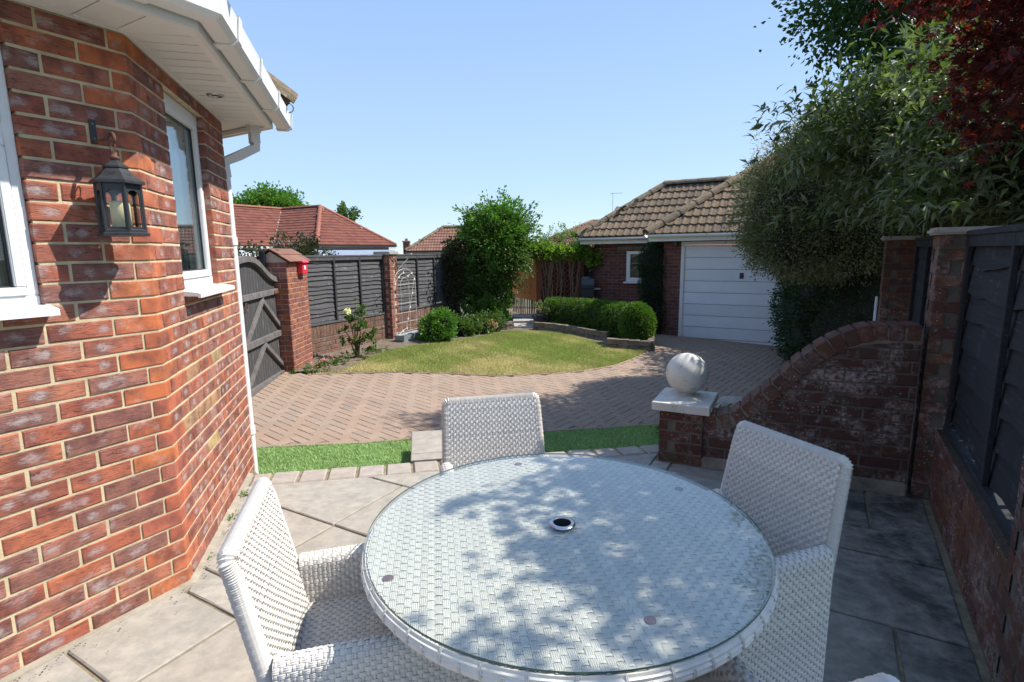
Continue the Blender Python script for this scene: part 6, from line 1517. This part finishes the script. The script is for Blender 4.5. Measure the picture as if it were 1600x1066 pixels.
tree('overhanging_tree', 'dark leaved tree arching over from the right against the sky', 'tree', V3(7.0, 7.2, -.4), [(4.6, 6.1, 4.55, 1.35, 1.0, .75), (5.3, 6.4, 4.1, 1.2, 1.1, 1.1), (6.2, 6.6, 4.6, 1.5, 1.3, 1.3), (5.1, 6.2, 3.4, .9, .9, .7), (3.5, 5.9, 4.0, .55, .6, .6), (4.1, 5.9, 3.55, .65, .5, .5), (3.35, 5.9, 3.85, .35, .4, .4), (4.9, 6.2, 5.4, 1.3, 1.1, .8)], 52000, .062, .04, MT['lf_tree'], rough=.3, shell=.75, clump=.22, trunk_r=.10, up=.3)
tree('shade_tree', 'added leafy tree, mostly hidden behind the hedge, to shade the garage drive', 'tree', V3(8.2, 9.6, -.4), [(7.6, 9.4, 3.4, 1.5, 1.5, 1.2), (8.4, 10.2, 3.0, 1.4, 1.4, 1.3), (7.0, 8.4, 2.6, 1.1, 1.1, 1.2), (6.5, 9.5, 3.2, 1.0, 1.1, 1.0), (7.1, 10.9, 3.1, 1.0, 1.0, 1.0), (6.0, 8.5, 2.9, 1.0, 1.0, .9)], 42000, .09, .055, MT['lf_tree'], core_=.6, rough=.25, shell=.6, clump=.25, trunk_r=.10)  # crowns added mostly out of sight to cast shade before the garage

# buddleia: arching stems with opposite long leaves; the nearest leaves are single parts
bd = thing('buddleia', 'grey green buddleia with long pointed leaves arching over the boundary fence', 'shrub', (3.6, 4.2, -.4))
stems = MB(); LP, LA, LN = [], [], []
blobsB = [((3.40, 4.7, 1.7), .9), ((3.3, 4.2, 1.7), 1.0), ((3.3, 3.8, 1.7), 1.0), ((3.7, 5.0, 1.9), 1.0), ((3.1, 3.4, 1.9), .9), ((3.4, 4.5, 2.2), .9), ((3.5, 3.7, 1.9), .9), ((3.4, 5.0, 2.0), .8), ((3.4, 3.0, 1.1), .8), ((4.2, 4.6, 1.2), 1.0), ((3.0, 3.55, 1.3), .7)]
for i in range(430):
    (b, sc_) = blobsB[R.randrange(len(blobsB))]; b = V3(*b) + UP * .15 + V3(R.uniform(-.3, .5), R.uniform(-.4, .4), R.uniform(-.1, .25))
    a = R.uniform(0, 6.28); el = R.uniform(.15, 1.35); L_ = R.uniform(.6, 1.2) * sc_
    if R.random() < .45: a = R.uniform(2.4, 4.4)
    d = V3(math.cos(a) * math.cos(el), math.sin(a) * math.cos(el), math.sin(el)); p = b.copy(); pts = [p.copy()]; k = 13
    for j in range(k):
        d = d + V3(0, 0, -.02 - .012 * j * (1 - el / 2)); d /= np.linalg.norm(d); p = p + d * L_ / k; pts.append(p.copy())
        if j >= 2:
            sdv = np.cross(d, UP); sdv /= np.linalg.norm(sdv) + 1e-9
            if j % 2: sdv = np.cross(d, sdv)
            for sg in (-1, 1):
                la_ = d * .7 + sdv * sg * .9 + V3(R.uniform(-.35, .35), R.uniform(-.35, .35), R.uniform(-.4, .4)); LP.append(p.copy()); LA.append(la_ / np.linalg.norm(la_)); 
    for q in range(4): la_ = d + V3(R.uniform(-.5, .5), R.uniform(-.5, .5), R.uniform(-.3, .5)); LP.append(p.copy()); LA.append(la_ / np.linalg.norm(la_))
    if all((q[2] > 1.62 and (q - Q) @ nR < .45 and q[2] < 3.2) for q in pts): stems.tube(pts[3:], [.0055 * (1 - .6 * i_ / k) for i_ in range(k - 2)], 5)
mk('stem', stems, mat_wood('pale_green_stem', (.22, .22, .14), (30, 30, 5), (.3, .3, .22), .3, .8), bd, kind='stuff')
LP, LA = np.array(LP), np.array(LA)
# side twiglets thicken the outline
ex = NR.randint(0, len(LP), 14000); LP2 = LP[ex] + NR.normal(0, .07, (len(ex), 3)) ; LA2 = LA[ex] + NR.normal(0, .75, (len(ex), 3)); LA2 /= np.linalg.norm(LA2, axis=1)[:, None]
LP = np.concatenate([LP, LP2]); LA = np.concatenate([LA, LA2])
sR = (LP - Q) @ nR; sQ = (LP - Q) @ dR; ok = (LP[:, 2] > np.where(sR < -.25, 1.3, 1.70)) & (sR < np.where(sQ > 1.0, 1.4, .35)) & (LP[:, 2] < 3.25); LP, LA = LP[ok], LA[ok]
def oriented(A):
    n = len(A); up = np.tile(UP, (n, 1)) + NR.normal(0, .45, (n, 3)); nn = up - A * (A * up).sum(1)[:, None]; nn /= np.linalg.norm(nn, axis=1)[:, None]; return nn, np.cross(A, nn)
dist = np.linalg.norm(LP - V3(0, 0, CAMZ), axis=1); order = np.argsort(dist); 
inview = (LP[:, 0] / LP[:, 1] < .95)
near = [i for i in order if inview[i]][:280]; ns = set(near); rest = np.array([i for i in range(len(LP)) if i not in ns])
nn, sd_ = oriented(LA); Ls = NR.uniform(.07, .135, len(LP))
V, T = leaf_verts(LP[rest], LA[rest], nn[rest], sd_[rest], Ls[rest], Ls[rest] * .27, .18, .22); c = V.mean(0); o = put('foliage', fastmesh('foliage', V - c, None, T), MT['lf_bud'], bd, c); o["kind"] = 'stuff'
LM = []
for v in range(4):
    V, T = leaf_verts(np.zeros((1, 3)), X[None], UP[None], np.cross(X, UP)[None], np.array([.115]), np.array([.031]), .18, .15 + .06 * v); me = fastmesh('leaf', V, None, T); me.materials.append(MT['lf_bud']); LM.append(me)
for i in near:
    o = put('leaf', LM[i % 4], None, bd, LP[i], frame(LA[i], np.cross(nn[i], LA[i]), nn[i])); sc_ = Ls[i] / .115; o.scale = (sc_, sc_, sc_)
dense_core(bd, [(3.6, 4.4, 2.1, .6, .7, .55), (3.4, 3.6, 2.0, .55, .6, .4), (3.9, 5.0, 2.3, .6, .7, .7)], MT['twigs'], .8)
# red maple near the viewer
mp = thing('red_maple', 'dark red leaved maple branches hanging in at the top right corner', 'tree', (3.4, 1.9, -.4))
trunk(mp, V3(3.3, 1.9, -.4), [V3(2.3, 1.9, 2.9), V3(2.6, 2.6, 2.9), V3(2.9, 1.6, 3.1), V3(2.0, 1.7, 2.95), V3(2.0, 2.3, 2.6)], .03, 'trunk')
mb_ = [(2.10, 1.25, 2.78, .50, .36, .26), (2.3, 1.9, 2.8, .5, .4, .25), (1.95, 2.25, 2.42, .32, .3, .24), (2.25, 2.5, 2.2, .35, .3, .25), (2.0, 2.1, 2.15, .16, .2, .16), (2.25, 2.35, 2.62, .62, .45, .30), (2.65, 2.6, 2.45, .5, .45, .32), (2.45, 1.75, 2.75, .75, .5, .35), (2.05, 1.65, 2.85, .45, .45, .25), (2.9, 2.2, 2.6, .6, .5, .5), (2.6, 2.3, 2.05, .32, .3, .22), (2.9, 1.4, 2.7, .7, .6, .5)]
P, D, Cc = blob_pts(mb_, 15000, .8, .12, 460, .2); k_ = (P[:, 2] > 1.75); P = P[k_]
VV, TT = [], []; base = 0
n = len(P); ax, nn_, sd2 = rand_rot(n, .8); ax[:, 2] -= .4; ax /= np.linalg.norm(ax, axis=1)[:, None]; nn_ -= ax * (ax * nn_).sum(1)[:, None]; nn_ /= np.linalg.norm(nn_, axis=1)[:, None]; sd2 = np.cross(ax, nn_)
for ang, ls in ((0, 1.0), (.75, .85), (-.75, .85), (1.5, .6), (-1.5, .6)):
    a2 = ax * math.cos(ang) + sd2 * math.sin(ang); s2_ = np.cross(a2, nn_); L_ = np.full(n, .046 * ls); V, T = quad_leaf(P, a2, nn_, s2_, L_, L_ * .34, .1); VV.append(V); TT.append(T + base); base += len(V)
V = np.concatenate(VV); T = np.concatenate(TT); c = V.mean(0); o = put('leaves', fastmesh('leaves', V - c, None, T), MT['lf_maple'], mp, c); o["kind"] = 'stuff'
# small plants at the foot of the curved wall
wp = foliage('wall_foot_plant', None, [(1.95, 5.3, -.18, .28, .25, .2), (1.7, 5.2, -.25, .2, .2, .12)], 700, .07, .03, MT['lf_green'], shell=.9, clump=.06); tag(wp, 'leafy plant with a yellow tip growing just behind the curved wall', 'plant')
m = MB(); m.lathe([(0, -.42), (.20, -.42), (.24, -.2), (.16, -.05), (0, -.02)], (2.35, 5.5, 0), 9); rk = mk('rock', m, MT['conc'], None); tag(rk, 'pale rock lying behind the curved wall', 'rock')

# ================================================================== NEIGHBOURS
def hiproof_house(label, near, ang, W_, L_, ze, pitch, tmat, hmat, wallm, over=.35, zg=-.6, cap=0, bang=None):
    """near: the eave corner nearest the viewer; ang: azimuth of the gable-end side; the long side runs at ang-90"""
    t = thing('bungalow', label, 'house', (near[0], near[1], zg)); a = az(ang); b = az(ang - 90 if bang is None else bang); N0 = V3(near[0], near[1], ze); tn_ = math.tan(rad(pitch)); cp, sp = math.cos(rad(pitch)), math.sin(rad(pitch)); h = W_ / 2
    tiled(t, N0, a, b * cp + UP * sp, [(0, 0), (W_, 0), (h, h / cp)], tmat, cap=cap, scale=1.0)
    tiled(t, N0, b, a * cp + UP * sp, [(0, 0), (L_, 0), (L_, h / cp), (h, h / cp)], tmat, cap=cap)
    ap = N0 + a * h + b * h + UP * h * tn_; g = MB(); q = [N0, N0 + a * W_, N0 + b * L_, ap, ap + b * (L_ - h), N0 + a * W_ + b * L_]
    q = [v - UP * .03 for v in q]; g.add(q, [(0, 1, 3), (0, 3, 4, 2), (1, 5, 4, 3)]); mk('roof_slab', g, tmat, t)
    ridge(t, N0 + UP * .03, ap + UP * .03, hmat, .13); ridge(t, N0 + a * W_ + UP * .03, ap + UP * .03, hmat, .13); ridge(t, ap + UP * .03, ap + b * (L_ - h) + UP * .03, hmat, .13)
    m = MB(); c0 = N0 + a * over + b * over; m.prism([tuple((c0)[:2]), tuple((c0 + a * (W_ - 2 * over))[:2]), tuple((c0 + a * (W_ - 2 * over) + b * (L_ - 2 * over))[:2]), tuple((c0 + b * (L_ - 2 * over))[:2])], zg, ze - .05); mk('wall', m, wallm, t)
    for (O, d, n, L) in ((N0, a, -b, W_), (N0, b, -a, L_)):
        m = MB(); box_on(m, V3(O[0], O[1], 0), d, n, 0, L, -.02, .0, ze - .15, ze - .03); mk('fascia', m, MT['fascia'], t)
        m = MB(); box_on(m, V3(O[0], O[1], 0), d, n, 0, L, .0, .10, ze - .10, ze - .03); mk('gutter', m, MT['blackmetal'], t)
        m = MB(); box_on(m, V3(O[0], O[1], 0), d, n, 0, L, -over - .02, -.02, ze - .21, ze - .19); mk('soffit', m, MT['upvc_soffit'], t)
    return t, ap, a, b, N0
wallm = mat_simple("distant_red_brick", (.24, .09, .06), .9, 5, .3, .1)
t1, ap, a, b, N0 = hiproof_house('red tiled bungalow roof with an L-shaped ridge behind the gate', (-11.0, 31.0), 30, 6.6, 16, 2.08, 37, MT['tile_red'], MT['hip_red'], wallm)
# wing towards the viewer on the left
ra = ap + b * 3.75 + UP * 0; wa = -a; hh = ap[2] - 2.08
cp, sp = math.cos(rad(37)), math.sin(rad(37)); half = 3.3
O1 = ra + wa * 12 - UP * hh - b * (-1) * 0 + (-b) * half; O1[2] = 2.08
tiled(t1, O1, a, b * cp + UP * sp, [(0, 0), (12 - half, 0), (12, half / cp), (0, half / cp)], MT['tile_red'], cap=0)
g = MB(); R0 = ra.copy(); R1 = ra + wa * 12; e0_ = R1 - b * half; e0_[2] = 2.05; e1__ = R0 + wa * half - b * half; e1__[2] = 2.05; g.add([R1 - UP * .03, R0 - UP * .03, e1__, e0_], [(0, 1, 2, 3)]); mk('roof_slab', g, MT['tile_red'], t1)
ridge(t1, R0 + UP * .03, R1 + UP * .03, MT['hip_red'], .13); m = MB(); m.beam(R0 + UP * .03, e1__ + UP * .06, .35, .02); mk('valley', m, MT['conc'], t1)
m = MB(); q = [e0_ + b * .4, e1__ + b * .4, e1__ + b * 5 , e0_ + b * 5]; m.prism([tuple(v[:2]) for v in q], -.6, 2.0); mk('wall', m, wallm, t1)
box_ = MB(); box_on(box_, V3(e0_[0], e0_[1], 0), a, -b, 0, 12 - half, 0, .02, 1.88, 2.05); mk('fascia', box_, MT['fascia'], t1)
hiproof_house('faded brown tiled bungalow roof beyond the grey fence', (-6.2, 32.0), 0, 4.02, 6.9, 1.66, 35, MT['tile_rb'], MT['hip'], wallm, zg=-1, bang=90)
hiproof_house('brown tiled roof peeping up left of the garage hip', (.92, 40.0), 0, 11.8, 20, 1.7, 21.3, MT['tile_rb'], MT['hip'], wallm, zg=-1, bang=90)
tree('distant_tree', 'bright green round tree rising behind the red tiled roof', 'tree', V3(-20.5, 46, -.5), [(-20.8, 46, 4.9, 2.3, 2, 1.7), (-18.9, 46, 5.2, 1.6, 1.6, 1.5), (-22.5, 46, 4.6, 1.5, 1.5, 1.2), (-20.2, 46, 6.0, 1.4, 1.4, .9)], 14000, .26, .17, MT['lf_bright'], core_=.7, rough=.3, clump=.45, shell=.6, trunk_r=.25)
tree('distant_tree', 'dark tree top just showing over the right slope of the red roof', 'tree', V3(-15.5, 52, -.5), [(-15.4, 52, 5.2, .9, .9, .7)], 1200, .25, .16, MT['lf_green'], rough=.3, clump=.3, shell=.8, trunk_r=.2)
def aerial(label, x, y, z0, z1, w_=.5):
    t = thing('tv_aerial', label, 'aerial', (x, y, z0)); m = MB(); m.tube([V3(x, y, z0), V3(x, y, z1)], .02, 5); mk('mast', m, MT['metal'], t); m = MB(); m.tube([V3(x - w_ * .2, y, z1 - .05), V3(x + w_ * .8, y, z1 - .02)], .014, 4)
    for q in np.linspace(-.1, .75, 6): m.tube([V3(x + q * w_, y - .15, z1 - .03), V3(x + q * w_, y + .15, z1 - .03)], .008, 4)
    mk('boom', m, MT['metal'], t)
aerial('thin television aerial above the garage roof hip', 7.6, 41, 3.2, 5.75, .9); aerial('thin television aerial beyond the end of the red roof', -11.6, 39.5, 2.5, 4.15, .4)
ch = thing('chimney', 'small brick chimney with a pot above the far fence', 'chimney', (-8.0, 42, 0)); m = MB(); m.box((-8.0, 42, 1.4), X, Y_, UP, .24, .24, 1.0); mk('stack', m, wallm, ch); m = MB(); m.box((-8.0, 42, 2.43), X, Y_, UP, .30, .30, .04); mk('cap', m, MT['conc'], ch); m = MB(); m.lathe([(.12, 2.46), (.10, 2.62), (.12, 2.64)], (-8.0, 42, 0), 10); mk('pot', m, MT['hip_red'], ch)
# shed roof with a white verge just behind the fence
cs = thing('conservatory', 'low grey roof with a white gable end just behind the grey fence', 'conservatory', (-4.4, 12.8, -.2))
q0, q1 = V3(-4.50, 12.6, 0), V3(-3.1, 14.4, 0); cd = q1 - q0; cL = np.linalg.norm(cd); cd /= cL; cn = V3(cd[1], -cd[0], 0)
m = MB(); zr_ = 1.62
for sgn in (-1, 1): m.add([q0 + UP * zr_, q1 + UP * zr_, q1 + cn * .62 * sgn + UP * (zr_ - .28), q0 + cn * .62 * sgn + UP * (zr_ - .28)], [(0, 1, 2, 3)] if sgn > 0 else [(3, 2, 1, 0)])
mk('roof', m, mat_simple("blue_grey_roof_sheet", (.22, .26, .33), .6, 3, .15, .1), cs)
for sgn in (-1, 1): m = MB(); m.beam(q0 - cd * .03 + UP * (zr_ + .0), q0 - cd * .03 + cn * .64 * sgn + UP * (zr_ - .29), .03, .08); mk('verge', m, MT['upvc'], cs)
m = MB(); m.add([q0 + UP * (zr_ - .02), q0 + cn * .6 + UP * (zr_ - .28), q0 + cn * .6 + UP * -.2, q0 - cn * .6 + UP * -.2, q0 - cn * .6 + UP * (zr_ - .28)], [(0, 1, 2, 3, 4)]); mk('gable', m, MT['conc'], cs)
cw2 = thing('lean_to', 'white ribbed lean-to roof seen over the gate', 'lean-to', (-5.4, 11.6, -.2)); m = MB()
for i in range(12): a_ = V3(-6.1 + i * .11, 11.4 + i * .02, 1.50 - i * .006); m.box(a_ + V3(0, .45, .0), X, V3(0, .97, .24), V3(0, -.24, .97), .05, .5, .012)
mk('roof_sheet', m, MT['upvc'], cw2); m = MB(); m.box(V3(-5.5, 11.0, .6), X, Y_, UP, .7, .02, .76); mk('wall', m, MT['upvc'], cw2)

# crumbs of leaf litter and weeds on the patio
k = len(P_l); ax, nn, sd2 = rand_rot(k, .9); ax[:, 2] *= .15; nn = np.tile(UP, (k, 1)) + NR.normal(0, .2, (k, 3)); nn /= np.linalg.norm(nn, axis=1)[:, None]; sd2 = np.cross(ax, nn); Ls_ = NR.uniform(.004, .014, k)
V, T = quad_leaf(P_l, ax, nn, sd2, Ls_, Ls_ * .6, .2); c = V.mean(0); tag(put('leaf_litter', fastmesh('leaf_litter', V - c, None, T), MT['lf_bronze'], None, c), 'crumbs of dry leaf litter along the foot of the house wall and on the slabs', 'litter', kind='stuff')
wd2 = foliage('joint_weeds', None, [(*(C + dB * .62 + nB * .05)[:2], .01, .02, .03, .015), (*(C + dB * .95 + nB * .05)[:2], .01, .015, .03, .015), (*(C + dB * .22 + nB * .05)[:2], .005, .015, .02, .012)], 90, .022, .008, MT['lf_bright'], shell=.9, clump=.02); tag(wd2, 'tiny green weeds growing where the house wall meets the slabs', 'weeds', kind='stuff')
